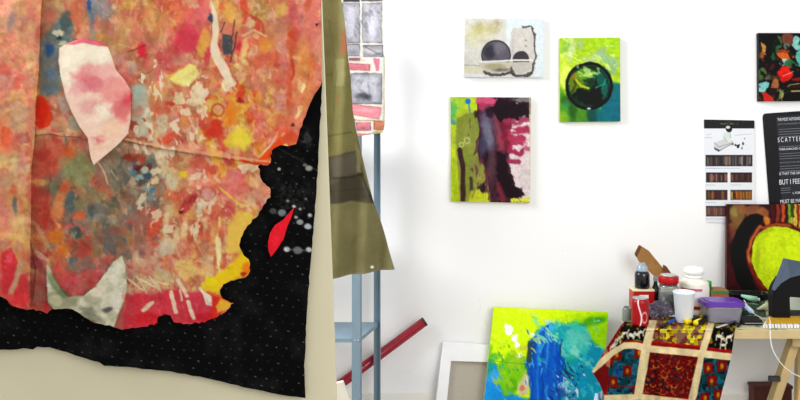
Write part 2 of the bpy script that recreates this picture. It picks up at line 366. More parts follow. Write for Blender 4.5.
    B(80, 170, 12, 14, '97a06c', .6, 7); B(66, 165, 8, 7, 'a0a87a', .5, 6); B(54, 188, 3.5, 7, '7c8b6e', .8, 3, 2, -20); B(70, 202, 4.5, 11, '5d7276', .9, 3, 2, 5); B(65, 187, 5, 5, 'e07048', .7, 3)
    P([(33, 185), (48, 188), (50, 215), (42, 230), (32, 215)], 'c34c40', .6, 6, 3); B(58, 207, 6, 13, 'ea9460', .85, 4, 2, 10); B(48, 222, 6, 6, 'd04038', .5, 4); B(80, 216, 5, 5, 'e87048', .8, 3); B(56, 236, 7, 6, 'ec8a3c', .8, 4); B(76, 232, 5, 6, '4f686c', .8, 3); B(64, 250, 5, 6, 'e8883c', .7, 4); B(74, 234, 2, 4, 'a8b890', .7, 2)
    L([(34, 222), (42, 232), (48, 246)], 4, 'd9b088', .6, 2)
    B(36, 262, 5, 7, 'a04850', .7, 4); B(42, 256, 8, 2.4, 'ecb8a0', .8, 2, 1, 40); B(38, 290, 8, 12, '9a4a4c', .6, 5); B(40, 295, 5, 8, 'a87870', .6, 4); B(47, 306, 3, 5, 'd83c48', .8, 2); L([(31, 240), (36, 270), (33, 300)], 1.5, '6a3838', .5, 1.5); B(62, 275, 10, 9, 'd8605c', .6, 5); B(72, 262, 3, 3, '58788a', .8, 2)
    B(84, 250, 6, 8, 'd0443c', .6, 4); B(90, 275, 10, 8, 'c04850', .5, 5); B(112, 262, 7, 6, 'c05058', .5, 5)
    # grey centre
    B(100, 172, 3.5, 14, 'b07a6a', .7, 3, 2, -15); L([(97, 160), (105, 172), (108, 184)], 1.6, 'd9c4a8', .8, 1.5); L([(112, 170), (118, 180)], 1.6, 'cfc0a8', .6, 1.5)
    B(90, 195, 9, 8, 'a8986c', .5, 6); B(100, 212, 12, 9, '7a7c78', .6, 6); B(95, 218, 9, 3, 'a8a498', .7, 3, 1, -12); B(112, 220, 5, 4, 'a8a098', .6, 3); B(92, 212, 3, 7, '5f6b70', .7, 3); B(113, 205, 5, 7, '7a7a5c', .5, 4); B(128, 198, 6, 5, '8a5c50', .6, 4); B(110, 234, 14, 5, '8c6c68', .5, 5); B(120, 230, 8, 3, 'b85848', .5, 3)
    for x, y, c in [(133, 172, '5a9ab8'), (140, 178, 'a8c8d0'), (148, 176, '4a6a80'), (146, 188, '88b0bc'), (152, 190, '5a90a8'), (138, 168, '7c3034'), (150, 166, '7c4a44'), (134, 182, 'c8b8a0'), (156, 180, 'e8d8b0'), (144, 170, 'd8dcc8'), (152, 196, '78a0ac'), (135, 160, '7a6a6c'), (128, 158, '9c4c3c'), (142, 183, '6c5c50')]: B(x, y, 3.6, 3.2, c, .85, 2, 2)
    P([(126, 156), (132, 154), (146, 155), (145, 161), (128, 162)], 'b04a34', .7, 3, 2)
    L([(128, 185), (140, 188), (152, 186)], 2, 'd8a898', .5, 2); B(150, 212, 12, 5, 'c05850', .6, 4); B(140, 222, 14, 6, 'b07068', .5, 5); B(155, 226, 6, 11, 'e86048', .8, 4, 2, 20); L([(134, 225), (134, 250)], 2, 'd0a890', .5, 2); L([(146, 195), (147, 215)], 2, 'd8c0a8', .5, 2)
    # upper middle
    B(112, 62, 4, 12, 'e8c488', .6, 4, 2, -10); B(143, 50, 4, 6, 'e83c50', .95, 3); L([(128, 52), (137, 49), (146, 45)], 1.2, '7a3a34', .7, 1.5); L([(137, 78), (150, 72), (158, 66)], 1.4, '9a5c50', .6, 1.5); B(132, 68, 5, 6, 'b4a09c', .6, 4); B(123, 64, 5, 6, 'e08c84', .6, 4); B(128, 26, 5, 8, 'd8b470', .5, 5); B(120, 38, 4, 14, 'e0b070', .5, 5); L([(122, 20), (134, 48), (118, 44)], 1, 'ecc4a0', .5, 1.5); L([(141, 0), (141, 14)], 3, 'a88460', .5, 2); B(150, 15, 6, 12, 'e0a868', .5, 5); B(134, 38, 6, 8, 'd8806c', .5, 4)
    B(187, 40, 12, 13, 'e25068', .75, 6, 3); B(187, 26, 5, 3, 'd83048', .8, 3); B(170, 56, 8, 6, 'dd5a68', .6, 5); B(196, 20, 10, 9, 'e8707c', .6, 5); B(206, 12, 6, 10, 'ea8088', .6, 5); B(203, 44, 5, 14, 'ecb45c', .8, 3, 2, 15); B(208, 56, 3, 9, 'dd4058', .8, 3, 1, 15); B(182, 60, 9, 4, 'c89884', .7, 4); B(165, 22, 5, 10, 'e0a070', .5, 5)
    P([(170, 78), (180, 70), (190, 64), (196, 64), (200, 76), (192, 84), (182, 86)], 'f4e878', .9, 4, 3); B(186, 82, 5, 3, 'faf4c0', .9, 2); B(193, 73, 3.5, 3, 'a0603c', .8, 2); B(176, 76, 6, 4, 'f0d060', .6, 4)
    P([(211, 0), (216, 12), (218, 30), (217, 44), (220, 58), (228, 70), (233, 84), (226, 80), (214, 62), (211, 52), (213, 36), (213, 20)], 'f3dcc0', .97, 1.5, 1); 
    B(212, 19, 3, 4, '4a5a78', .95, 2); B(230, 12, 7, 9, 'ecc464', .7, 5); B(238, 18, 4, 12, 'ecc878', .5, 5); B(222, 8, 3, 5, 'e06040', .6, 3); B(240, 46, 3, 5, 'e84058', .8, 3)
    P([(222, 34), (231, 35), (233, 42), (231, 54), (224, 55), (222, 46)], '566068', .95, 1.6, 1); L([(225, 22), (221, 32)], 1.3, '5c5458', .9, 1); L([(235, 20), (233, 34), (230, 40)], 1.2, '5c5858', .85, 1); L([(237, 32), (234, 48), (230, 62)], 1.5, '585050', .9, 1); L([(221, 40), (219, 47)], 1.2, '6c5c50', .7, 1)
    B(224, 66, 5, 4, 'e88468', .5, 4); B(244, 50, 3, 12, 'f0d890', .8, 4, 2, 10); B(250, 24, 5, 5, 'f0c8a8', .8, 3); L([(246, 12), (254, 18), (262, 22), (264, 34)], 2.5, 'd04c3c', .6, 2); B(258, 28, 3, 5, 'e04048', .6, 3); L([(242, 36), (254, 30), (266, 36)], 2, 'f4d4b4', .7, 2); B(244, 2, 4, 8, 'e0503c', .4, 4)
    B(280, 10, 6, 7, 'ddc068', .7, 5); B(266, 46, 6, 5, 'e8a848', .7, 5); B(262, 62, 12, 7, 'dc6450', .5, 6); B(282, 34, 8, 16, 'c8987c', .5, 6); B(293, 14, 4, 10, 'c8606c', .7, 4); B(296, 34, 7, 6, 'd05040', .7, 4); B(291, 50, 3.5, 22, 'd4603c', .65, 4); B(301, 22, 4, 20, 'e0908c', .6, 5); B(283, 52, 4, 16, 'd8908c', .6, 5); B(304, 55, 6, 16, 'e8a45c', .6, 5, 2, 5); B(311, 66, 2.5, 12, 'ee8838', .7, 3); B(313, 30, 6, 30, 'e88880', .6, 6); B(308, 3, 4, 5, 'e86850', .7, 3); B(317, 26, 1.5, 1.5, '5a2c38', .9, 1); B(302, 16, 1.4, 2, 'a07878', .6, 1); L([(292, 60), (294, 74), (291, 80)], 2, 'c03c34', .7, 2)
    # centre band
    B(128, 94, 5, 5, 'e03848', .85, 3); P([(132, 88), (146, 84), (150, 95), (150, 118), (148, 136), (136, 136), (132, 118)], 'c4ccba', .8, 4, 2); B(138, 92, 5, 7, 'b4ccc8', .7, 4); B(138, 112, 4, 5, 'd8a090', .9, 2); B(146, 120, 2.5, 2.5, 'b84038', .9, 2); B(134, 126, 4, 4, 'b85040', .85, 2); B(128, 122, 3, 4, 'b09078', .7, 3); B(156, 110, 3, 12, 'd87850', .6, 4); B(154, 92, 5, 9, 'dca860', .6, 5)
    B(167, 84, 4, 9, 'd8a868', .5, 4); B(180, 98, 5.5, 6, 'ecdcb4', .9, 2, 2); B(198, 94, 6, 10, 'f0e0bc', .9, 2, 2); B(172, 104, 4, 3, 'd04840', .8, 2); B(168, 108, 3, 6, 'd85850', .6, 3); B(163, 124, 5, 9, 'd8d0b0', .85, 3); B(206, 98, 3, 2.5, 'd04038', .8, 2); B(228, 84, 6, 7, 'f2e6c4', .9, 2); B(174, 128, 5, 14, 'd8988c', .5, 4); B(170, 138, 9, 4, 'e0583c', .8, 3, 2, -25); B(184, 122, 5, 7, 'dca060', .7, 3); L([(180, 114), (180, 128), (184, 136)], 2, 'c8706c', .6, 2); L([(190, 118), (195, 130), (200, 148)], 2, 'f0ccac', .8, 1.5); L([(196, 118), (196, 138), (203, 152)], 1.3, 'b88070', .7, 1.5); B(208, 116, 4, 4, 'cc4438', .6, 3); B(218, 110, 4, 4, 'e8a888', .9, 2); A.ring(218, 110, 6, 2, 'cc4838', .7, 2); B(215, 128, 8, 7, 'dd4838', .7, 5); B(208, 124, 4, 5, 'd8a080', .7, 3); B(232, 112, 7, 9, 'f08838', .7, 4); B(226, 122, 3, 5, 'f0b858', .8, 3)
    P([(224, 142), (230, 132), (240, 128), (248, 134), (252, 140), (244, 150), (236, 148), (228, 148)], 'f2d84c', .8, 4, 3); B(242, 140, 6, 6, 'f8e860', .6, 4); B(236, 150, 5, 4, 'e0b880', .6, 4); B(190, 147, 12, 4, 'f0b090', .6, 4); B(168, 148, 8, 3, 'e8a080', .5, 3)
    A.ring(243, 98, 9, 3, 'f0b850', .7, 3); B(241, 94, 4, 6, 'e04c34', .8, 3); B(240, 101, 3, 2, 'a82c30', .8, 2); L([(262, 109), (270, 115), (276, 118)], 2, 'f0a880', .9, 1.5); B(276, 117, 2.6, 2.6, 'eca878', .9, 1.5); B(267, 100, 1.4, 3.5, 'f8c8a0', .9, 1); B(280, 102, 3, 8, 'e0a09c', .8, 3, 2, 30); B(262, 118, 5, 5, 'd8706c', .6, 4); B(258, 130, 4, 8, 'd89088', .6, 4, 2, 10); B(290, 92, 3, 16, 'd86040', .6, 3); B(303, 88, 1.7, 5, 'f8e4a8', .95, 1, .5, 15); B(299, 112, 2, 7, 'f8dca0', .95, 1, .5, 25); B(292, 124, 1.7, 1.7, '5c4438', .9, 1); B(284, 120, 9, 7, 'e07858', .6, 5); B(308, 94, 4, 18, 'e0985c', .5, 4, 2, 15); B(286, 138, 9, 8, 'e66440', .6, 4); B(284, 136, 2, 2, 'f0c090', .8, 1); B(286, 145, 4, 1.5, 'f4d890', .9, 1)
    P([(278, 132), (272, 142), (264, 152), (259, 158), (266, 150), (274, 138)], 'f0e0d8', .9, 2, 1); P([(280, 138), (282, 146), (272, 154), (262, 160), (258, 160), (272, 146)], 'f06020', .9, 2.5, 1); B(258, 138, 4, 6, 'd86858', .6, 4)
    # lower middle
    B(172, 182, 5, 8, 'dcd4b8', .8, 3, 2, -20); B(184, 175, 4, 3, 'f2d040', .9, 2); B(195, 176, 6, 3.5, 'efe2c8', .8, 2, 2, -30); B(166, 170, 6, 4, 'e8d0a0', .7, 3); B(212, 170, 8, 4, 'e4604c', .6, 4); B(196, 164, 6, 4, 'e07058', .6, 3); B(222, 168, 4, 3, 'ecb048', .7, 2); B(170, 196, 7, 6, 'e0744c', .7, 4); B(188, 204, 5, 12, 'c8484c', .85, 3, 2, 35); B(193, 199, 3, 5, 'a03c44', .7, 2, 1, 40); B(182, 194, 6, 5, 'd0605c', .7, 3); B(200, 208, 4, 9, 'd4ccb4', .85, 3, 2, 10); B(169, 212, 4, 8, 'd0bc98', .7, 4); B(183, 213, 1.8, 1.2, '5c4030', .8, 1); B(209, 194, 7, 7, 'dc9c98', .7, 4); A.ring(208, 194, 7, 1.6, 'c05850', .5, 2)
    B(232, 184, 9, 13, 'e07c7c', .65, 6); B(214, 212, 9, 9, 'd85c50', .6, 5); B(228, 210, 7, 8, 'd8505c', .6, 4); P([(238, 170), (246, 172), (240, 182), (232, 180)], 'e07c84', .6, 3)
    L([(221, 188), (230, 196), (238, 203), (248, 206), (256, 212)], 2.2, 'f0cc60', .85, 1.5); L([(220, 218), (219, 232), (216, 242)], 2.2, 'f4dc84', .85, 1.2); L([(220, 219), (226, 220)], 1.4, 'f0cc70', .8, 1); B(244, 168, 5, 3.5, 'f0d8bc', .9, 2); B(253, 166, 7, 4, 'f0dcb8', .8, 2); L([(240, 160), (256, 163), (270, 162)], 2.2, 'f06030', .8, 1.5)
    B(254, 182, 5, 5, 'e8b888', .8, 3); B(262, 190, 6, 7, 'd89070', .7, 4); B(251, 206, 4, 8, 'ecd0a4', .8, 3); B(257, 196, 5, 5, 'dc9484', .6, 4)
    P([(228, 226), (240, 208), (250, 214), (258, 206), (256, 218), (250, 228), (246, 236), (240, 250), (226, 250)], 'ecc464', .8, 4, 3); L([(246, 214), (250, 220), (250, 230)], 1.8, 'd8d840', .9, 1.5); L([(256, 212), (253, 224)], 1.6, 'e8c060', .8, 1.5); B(253, 212, 2, 6, 'd87848', .7, 2); B(251, 228, 2, 3, 'b8d030', .9, 1.5)
    for x, y in ((166, 220), (184, 228), (196, 234), (176, 238), (206, 224)): B(x, y, 2.5, 8, 'e8d4a8', .7, 2, 1, 8)
    for x, y in ((172, 226), (190, 238), (208, 236), (222, 234), (200, 226)): B(x, y, 2.5, 7, 'd0604c', .6, 2, 1, -10)
    B(167, 246, 7, 9, 'd4ccb4', .8, 4); B(180, 248, 4, 6, 'd89878', .6, 3); B(204, 250, 4, 10, 'c88c74', .6, 3); P([(216, 236), (221, 238), (222, 256), (219, 270), (217, 262)], 'f4e8b4', .9, 2, 1); B(168, 264, 5, 5, 'd88068', .7, 4); B(187, 268, 10, 9, 'e8cc80', .6, 5); B(204, 270, 8, 7, 'ecd088', .6, 5)
    P([(200, 286), (212, 276), (222, 270), (234, 262), (238, 252), (246, 250), (252, 262), (250, 272), (236, 278), (222, 284), (222, 292), (214, 294)], 'f4d438', .85, 5, 3); B(212, 282, 6, 4, 'f0e030', .8, 3); B(240, 266, 5, 4, 'eeb060', .8, 3); B(246, 268, 4, 6, 'f0882c', .85, 3); B(243, 274, 3.5, 2, 'c84820', .8, 2); B(231, 267, 3, 1.6, '8a7a48', .7, 1.5)
    # pale scratches
    for k in range(9):
        x = 126+k*4; L([(x, 276+(k % 3)*3), (x+9, 284+(k % 4)*3)], 1.5, 'ece0bc', .8, 1)
    for k in range(6): x = 128+k*5; L([(x+8, 276+(k % 2)*4), (x, 290)], 1.4, 'd8cca4', .7, 1)
    B(146, 262, 12, 7, 'd8b898', .55, 6); B(160, 250, 6, 8, 'd8d0bc', .5, 5); B(133, 244, 5, 9, 'b87058', .5, 4); B(148, 250, 8, 8, 'b87064', .5, 5)
    # red fold at the foot
    P([(126, 296), (140, 292), (152, 296), (166, 290), (178, 288), (190, 294), (202, 290), (208, 300), (214, 304), (212, 326), (124, 330)], 'da4458', .85, 4, 2); B(198, 300, 9, 8, 'e05068', .7, 4); B(152, 318, 16, 5, 'e02c34', .7, 4); B(140, 300, 7, 5, 'e04050', .7, 3); B(206, 318, 10, 5, 'd02840', .7, 3)
    for a, b, w in (((171, 292), (176, 312), 4), ((178, 280), (187, 296), 4), ((188, 302), (194, 318), 4), ((180, 290), (182, 300), 2), ((144, 310), (152, 303), 4), ((200, 288), (210, 300), 3)): L([a, b], w, 'f0dcc4', .92, 1.5)
    P([(202, 290), (212, 296), (214, 306), (206, 304)], 'f2e8dc', .95, 2, 1); P([(212, 294), (222, 296), (228, 304), (216, 322), (208, 322), (212, 306)], 'e8382c', .85, 2.5, 1); P([(222, 298), (234, 302), (226, 310), (218, 312), (216, 306)], 'f4c848', .9, 2.5, 1); L([(208, 292), (220, 296), (232, 303)], 2, 'f07028', .8, 1.5)
    # the two seams, a ridge highlight painted along their puckered edges
    L([(126, 139), (160, 146), (200, 152), (240, 158), (270, 162)], 2.2, 'f2b08c', .8, 1.5, .3)
    L([(34, 132), (48, 131), (58, 134), (80, 131)], 1.6, 'e8b07c', .8, 1.5)
    A.mottle(['f4ccaa', 'b8503c'], 3.6, .12, 140, .6, .74); A.grain(3, .05, 23); A.grain(9, .08, 29); A.poly([(211, 0), (217, 12), (219, 30), (218, 44), (221, 56), (229, 68), (234, 84), (227, 81), (214, 62), (210, 52), (213, 36), (213, 18)], 'f4e2cc', .9, 1.5, 1.2); A.poly([(170, 78), (180, 71), (190, 65), (196, 66), (199, 75), (190, 82), (182, 84)], 'f6ec90', .8, 3, 3)
    A.smear('f2e2c8', 6, .85, 461, .6, .08, (166, 112, 46, 40), 80, 1.6, 6); A.smear('ecdcc0', 6, .8, 463, .62, .08, (180, 200, 40, 34), 110, 1.8, 6)
    A.poly([(204, 284), (214, 276), (226, 270), (235, 262), (240, 254), (247, 254), (251, 266), (240, 275), (228, 282), (220, 286), (220, 292), (214, 292)], 'f8d424', .8, 4, 2.5, ws=5); A.blob(212, 281, 6, 4, 'f4e428', .8, 3, 2); A.blob(247, 268, 4, 6, 'f0801c', .8, 3, 2); A.blob(244, 273, 3, 1.6, 'b43c18', .8, 1.5, 1)
    A.poly([(281, 138), (284, 145), (276, 151), (268, 160), (258, 160), (270, 148)], 'f25a18', .9, 2.5, 1.5); A.poly([(279, 131), (273, 141), (265, 150), (260, 156), (267, 150), (275, 140)], 'f2e2dc', .85, 1.5, 1); A.blob(290, 138, 7, 5, 'e05c38', .6, 4, 3); A.line([(242, 160), (256, 164), (268, 163)], 2, 'f05a28', .8, 1.5)
    A.blob(240, 138, 9, 7, 'f4e050', .75, 5, 5, 20, ws=5); A.blob(230, 118, 6, 12, 'f09030', .6, 5, 4); A.blob(212, 130, 9, 8, 'd84030', .55, 5, 5); A.blob(188, 38, 11, 12, 'dc4860', .55, 6, 5); A.blob(44, 112, 6, 12, 'f03c20', .7, 4, 2)
    A.blob(262, 216-40, 5, 10, 'd08870', .4, 4, 3); A.poly([(228, 228), (240, 212), (248, 218), (254, 210), (252, 226), (246, 240), (240, 252), (228, 250)], 'f0cc60', .65, 4, 3)
    A.c = np.clip((A.c-.6)*1.2+.575, .03, 1); lum = A.c.mean(-1, keepdims=True); A.c = (lum+(A.c-lum)*.93)*np.array([.925, .92, .89])
    # paper patch
    X0 = A.c.copy()
    A.poly(PATCH, 'f0ccb8', 1, 1, 0); A.poly([(60, 48), (85, 41), (108, 47), (112, 58), (100, 64), (84, 64), (74, 74), (72, 96), (60, 76)], 'f4e8d0', .95, 5, 2, ws=6); A.poly([(66, 44), (85, 38), (98, 41), (108, 47), (98, 46), (84, 43), (74, 45)], 'e0506a', .8, 2, .5)
    for v in ((90, 72, 14, 8, 'e8a09c', .8), (82, 76, 8, 7, 'e08484', .7), (94, 84, 14, 8, 'd86c78', .75), (108, 74, 9, 9, 'ecb0a8', .8), (116, 90, 13, 12, 'e89890', .85), (116, 104, 13, 8, 'e08484', .7), (123, 110, 9, 12, 'de6c6c', .75), (92, 106, 10, 8, 'eaa8a4', .8), (128, 98, 3, 5, 'dc3c4c', .8), (104, 112, 7, 8, 'f2e4cc', .9), (110, 130, 12, 9, 'f2c8ac', .8), (97, 139, 5, 3, 'dc6c70', .9), (94, 128, 6, 8, 'f4d4c0', .8), (78, 88, 6, 7, 'e8a0a4', .6), (112, 98, 8, 4, 'eca098', .6), (100, 148, 9, 2, 'e0b890', .6), (75, 60, 10, 12, 'f4ead4', .6), (100, 58, 8, 8, 'f4ead4', .7)):
        m = Art(A.X, A.Y); m.k = int(v[0]); m.c = A.c; m.blob(v[0], v[1], v[2]*1.12, v[3]*1.12, v[4], min(1, v[5]*1.1), 8, 5, 0, 0, 6); A.c = m.c
    sd = sdpoly(A.X, A.Y, PATCH); A.c = np.where((sd > .6)[..., None] & (sd < 40)[..., None], X0, A.c)
    sd = sdpoly(A.X, A.Y, WPATCH); keep = A.c.copy()
    A.mix((sd < .8)*1., 'cfcab2'); A.mix((sd < .8)*np.clip(fbm(A.X, A.Y, 7, 61)*3-1.2, 0, 1)*.7, '9c9c7c'); A.mix((sd < .8)*np.clip(fbm(A.X, A.Y, 5, 64)*4-2.2, 0, 1)*.7, 'eae4d2')
    for v in ((62, 300, 16, 10, '8c8c6c', .75, 0), (58, 284, 6, 14, '78845c', .85, -35), (90, 318, 14, 5, '5c5c48', .6, 8), (118, 300, 8, 12, 'dcd8c8', .6, 0), (64, 293, 5, 3, '5f7454', .8, 30), (116, 276, 5, 12, 'e2dcc8', .8, 10), (108, 309, 5, 3, '48484c', .85, -20), (94, 300, 9, 4, 'b0aa90', .7, 0), (88, 310, 9, 4, '6f7660', .6, 15), (124, 296, 2, 5, 'c87868', .6, 0), (98, 290, 6, 3, 'd8c0b0', .6, -30), (56, 300, 6, 6, 'c8c4a0', .6, 0)): A.blob(v[0], v[1], v[2], v[3], v[4], v[5], 3, 2, v[6])
    A.c = np.where((sd < .8)[..., None], A.c, keep)
    A.grain(2.6, .04, 41); A.c = A.c*np.array([.95, .94, .92])
def paint_black(A):
    A.c[:] = rgb('0a0a0a'); A.mottle(['151515'], 20, .8, 3, .5, .7)
    A.blob(292, 200, 16, 22, '3a3a38', .45, 14, 5, 20, tex=1); A.line([(278, 148), (300, 160), (319, 172)], 1.2, '3c3c3a', .5, 1); A.blob(306, 138, 5, 9, '5a5a5a', .5, 5, 3, 0, tex=1)
    R = random.Random(3)
    for r in range(38):
        for c in range(32):
            x = -6+c*10.3+(r % 2)*5+R.uniform(-1.5, 1.5); y = 100+r*8.3+x*.14+R.uniform(-1.2, 1.2)
            if x > 322 or y > 402: continue
            if y < 270 and x < 235: continue
            X, Y = A.X, A.Y; s = (np.abs(X-x) < 3) & (np.abs(Y-y) < 3)
            if s.any():
                d = np.hypot((X[s]-x)+(Y[s]-y)*.6, (Y[s]-y)*1.5); k = np.clip(1.25-d, 0, 1)[:, None]*R.choice([.25, .45, .6, .3]); A.c[s] = A.c[s]*(1-k)+rgb('9a9a98')*k
    for x, y, r, c in ((287, 249, 3, 'd8d8d4'), (298, 250, 4.5, '6c6c70'), (309, 249, 3, 'c8c8c4'), (300, 222, 3.5, '9a9c9c'), (308, 226, 3.5, 'b8c0c0'), (282, 213, 4, '7c8888'), (273, 211, 3.5, '484c4c'), (294, 206, 1.6, 'e0e0dc'), (300, 209, 1.4, 'b8b8b4'), (288, 201, 1.6, '90908c'), (310, 215, 2, 'b8b8b0'), (279, 169, 1.6, 'd8c8b8'), (309, 168, 3.5, '9a9c90'), (305, 165, 2, '707068'), (296, 217, 1.5, 'd0d0cc'), (306, 199, 1.2, '808080')): A.blob(x, y, r, r*.8, c, .9, 1.4, .6)
    A.line([(288, 249), (308, 250)], 1.5, '70706c', .6, 1)
def paint_red(A): A.c[:] = rgb('d81424'); A.blob(276, 240, 3, 12, 'e02030', .7, 3, 1, 15); A.grain(3, .1)

root = thing('collage_painting', 'large pink and orange paper collage on ragged black dotted cloth hung on the cream board', 'painting', (W(150, 0, PY).x, PY, 1.0))
wav = lambda a, b, s: (lambda X, Y: a+b*fbm(X, Y, s, 71, 3)+.002*np.sin(X*.05+Y*.02))
mp, nn = planemap((0, PY-.012, 0), (0, 1, 0), wav(.0, .008, 60))
BO = [(-20, -20), (321, -20), (321.5, 60), (322, 90), (319.5, 140), (317, 180), (314, 225), (312, 250), (308.5, 290), (307, 310), (305.5, 340), (304.5, 370), (305.5, 398), (290, 396), (270, 392), (250, 388), (225, 382), (200, 376.5), (165, 370), (130, 366), (105, 365), (100, 361.5), (86, 358), (75, 355), (60, 350), (50, 347), (38, 346), (34, 349), (25, 347.5), (18, 349), (-20, 349)]
sheet('black_cloth', rough(BO, .5, 6), mp, paint_black, 1.0, M_FABRIC, .0015, nn, root, 'ragged black cloth with tiny white dots')
LOW = [(-18, 120), (130, 120), (272, 150), (270, 163), (258, 166), (260, 174), (263, 182), (270, 188), (270, 197), (263, 205), (258, 215), (246, 228), (241, 238), (240, 248), (244, 255), (250, 262), (250, 271), (245, 277), (232, 280), (224, 284), (220, 290), (223, 298), (234, 303), (226, 312), (215, 318), (205, 322), (190, 324), (174, 322), (171, 315), (165, 313.5), (159, 316), (157, 323), (140, 327), (120, 329), (112, 326), (98, 323), (85, 318), (75, 309), (60, 307), (52, 309), (48, 313.5), (40, 310), (28, 309.5), (20, 308), (14, 306), (8, 300), (0, 296), (-18, 292)]
mp, nn = planemap((0, PY-.0235, 0), (0, 1, 0), lambda X, Y: .002*np.sin(X*.06)+.0055*fbm(X, Y, 26, 31, 3))
sheet('painted_sheet', rough(LOW, 1.1, 3), mp, paint_big, .8, M_PAINTROUGH, .0012, nn, root, 'lower painted paper sheet, red and yellow at its foot')
UP = [(-18, -20), (320.5, -20), (321.5, 50), (322, 82), (318, 90), (312, 100), (307, 112), (303, 121), (299, 134), (296, 144), (288, 146), (281, 145), (275, 148), (271, 151), (268, 157), (271, 162), (268, 165.5), (240, 160.5), (200, 154.5), (160, 148), (128, 141.5), (110, 138), (88, 140), (80, 136.5), (60, 135.5), (50, 133), (36, 134.5), (-18, 136)]
mp, nn = planemap((0, PY-.031, 0), (0, 1, 0), lambda X, Y: .002*np.sin(X*.04+1)+.0055*fbm(X, Y, 26, 35, 3))
sheet('painted_sheet', rough(UP, .6, 4), mp, paint_big, .8, M_PAINTROUGH, .0012, nn, root, 'upper painted paper sheet in pink and orange with a white drip')
ST = [(-18, -20), (43, -20), (42, 8), (40, 40), (38.5, 80), (36, 112), (34.5, 140), (32, 170), (31, 210), (31, 260), (30, 300), (29, 309.5), (20, 308), (14, 306), (8, 300), (0, 296), (-18, 290)]
mp, nn = planemap((0, PY-.041, 0), (0, 1, 0), lambda X, Y: .002*np.sin(Y*.08)+.005*fbm(X, Y, 20, 45, 3))
sheet('painted_strip', ST, mp, paint_big, .8, M_PAINTROUGH, .0012, nn, root, 'salmon and tan painted strip overlapping the left edge')
mp, nn = planemap((0, PY-.0405, 0), (0, 1, 0), lambda X, Y: .004*fbm(X, Y, 22, 55, 3))
sheet('paper_patch', PATCH, mp, paint_big, .7, M_PAINTROUGH, .001, nn, root, 'cream paper patch washed with pink')
mp, nn = planemap((0, PY-.034, 0), (0, 1, 0), lambda X, Y: .008*fbm(X, Y, 14, 57, 3))
sheet('paper_patch', rough(WPATCH, .7, 4), mp, paint_big, .7, M_PAINTROUGH, .001, nn, root, 'crumpled off-white wing-shaped paper patch')
mp, nn = planemap((0, PY-.0255, 0), (0, 1, 0), lambda X, Y: .001*fbm(X, Y, 8, 59, 3))
sheet('paper_patch', [(294.5, 207), (291, 218), (287, 227), (284, 238), (278, 248), (271, 257), (268.5, 251), (268, 243), (270, 233), (275, 225), (283, 220), (289, 213)], mp, paint_red, .7, M_PAINTROUGH, .001, nn, root, 'bright red pointed paper scrap')

# ============================================================ OLIVE CLOTH
def paint_olive(A):
    A.c[:] = rgb('6e6540'); A.mottle(['5c5634', '7a734c'], 40, .5, 200, .5, .7)
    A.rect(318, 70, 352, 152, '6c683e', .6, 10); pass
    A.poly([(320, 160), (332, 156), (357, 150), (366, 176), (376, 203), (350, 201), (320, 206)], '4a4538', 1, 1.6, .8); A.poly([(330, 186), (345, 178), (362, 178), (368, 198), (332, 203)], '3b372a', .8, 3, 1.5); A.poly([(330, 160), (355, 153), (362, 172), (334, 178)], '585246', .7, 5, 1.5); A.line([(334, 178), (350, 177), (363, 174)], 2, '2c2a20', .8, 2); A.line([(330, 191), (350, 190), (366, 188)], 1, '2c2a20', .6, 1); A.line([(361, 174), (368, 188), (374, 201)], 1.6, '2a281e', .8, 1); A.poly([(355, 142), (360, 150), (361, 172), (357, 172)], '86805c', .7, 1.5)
    A.line([(318, 138), (352, 132)], 1.5, '4c4c30', .8, 1.5); A.line([(318, 78), (348, 68)], 1.5, '5c5c3a', .6, 2)
    A.poly([(333, 58), (345, 60), (346, 86), (334, 86)], '84805a', .6, 1.5); A.poly([(342, 30), (350, 36), (350, 52), (341, 54)], '8a4a34', .75, 3, 1); A.line([(329, 20), (336, 74), (332, 130)], 1.4, '5a5c38', .6, 1.5); A.rect(335, 96, 340, 104, '7c5c3c', .7, 1)
    A.line([(350, 250), (354, 240), (364, 232)], 1.6, '5c5a44', .8, 1.5); A.line([(340, 246), (356, 236)], 1, '6a6850', .6, 1); A.line([(332, 277), (395, 267)], 1.2, 'a09c80', .8, 1)
    A.poly([(322, 205), (374, 203), (397, 270), (322, 280)], '6a6648', .6, 4); A.blob(373, 266, 1.4, 1.2, 'f0efe0', 1, .8, 0); A.grain(14, .08)
def rel_ol(X, Y): return .012*np.sin(X*.22+Y*.01)+.012*fbm(X, Y, 35, 210, 3)+.00005*(Y-100)
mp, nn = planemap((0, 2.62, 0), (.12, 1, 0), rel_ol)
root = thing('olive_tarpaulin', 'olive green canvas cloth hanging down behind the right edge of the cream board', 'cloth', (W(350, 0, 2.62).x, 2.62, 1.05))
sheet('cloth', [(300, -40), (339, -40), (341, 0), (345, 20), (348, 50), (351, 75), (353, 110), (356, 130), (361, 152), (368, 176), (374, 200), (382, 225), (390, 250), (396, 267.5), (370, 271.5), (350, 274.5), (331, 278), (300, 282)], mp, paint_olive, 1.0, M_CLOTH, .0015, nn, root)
M_BAR = mat('hanging_rail_wood', '8a7a58', .6)
bar('hanging_rail', W(296, -40, 2.63), W(342, -40, 2.62), .02, .02, M_BAR, root)
for x in (300, 318): box('rail_post', (W(x, 0, 2.66).x-.01, W(x, 0, 2.66).x+.01, 2.655, 2.675, .002, W(0, -44, 2.66).z), M_BAR, root)

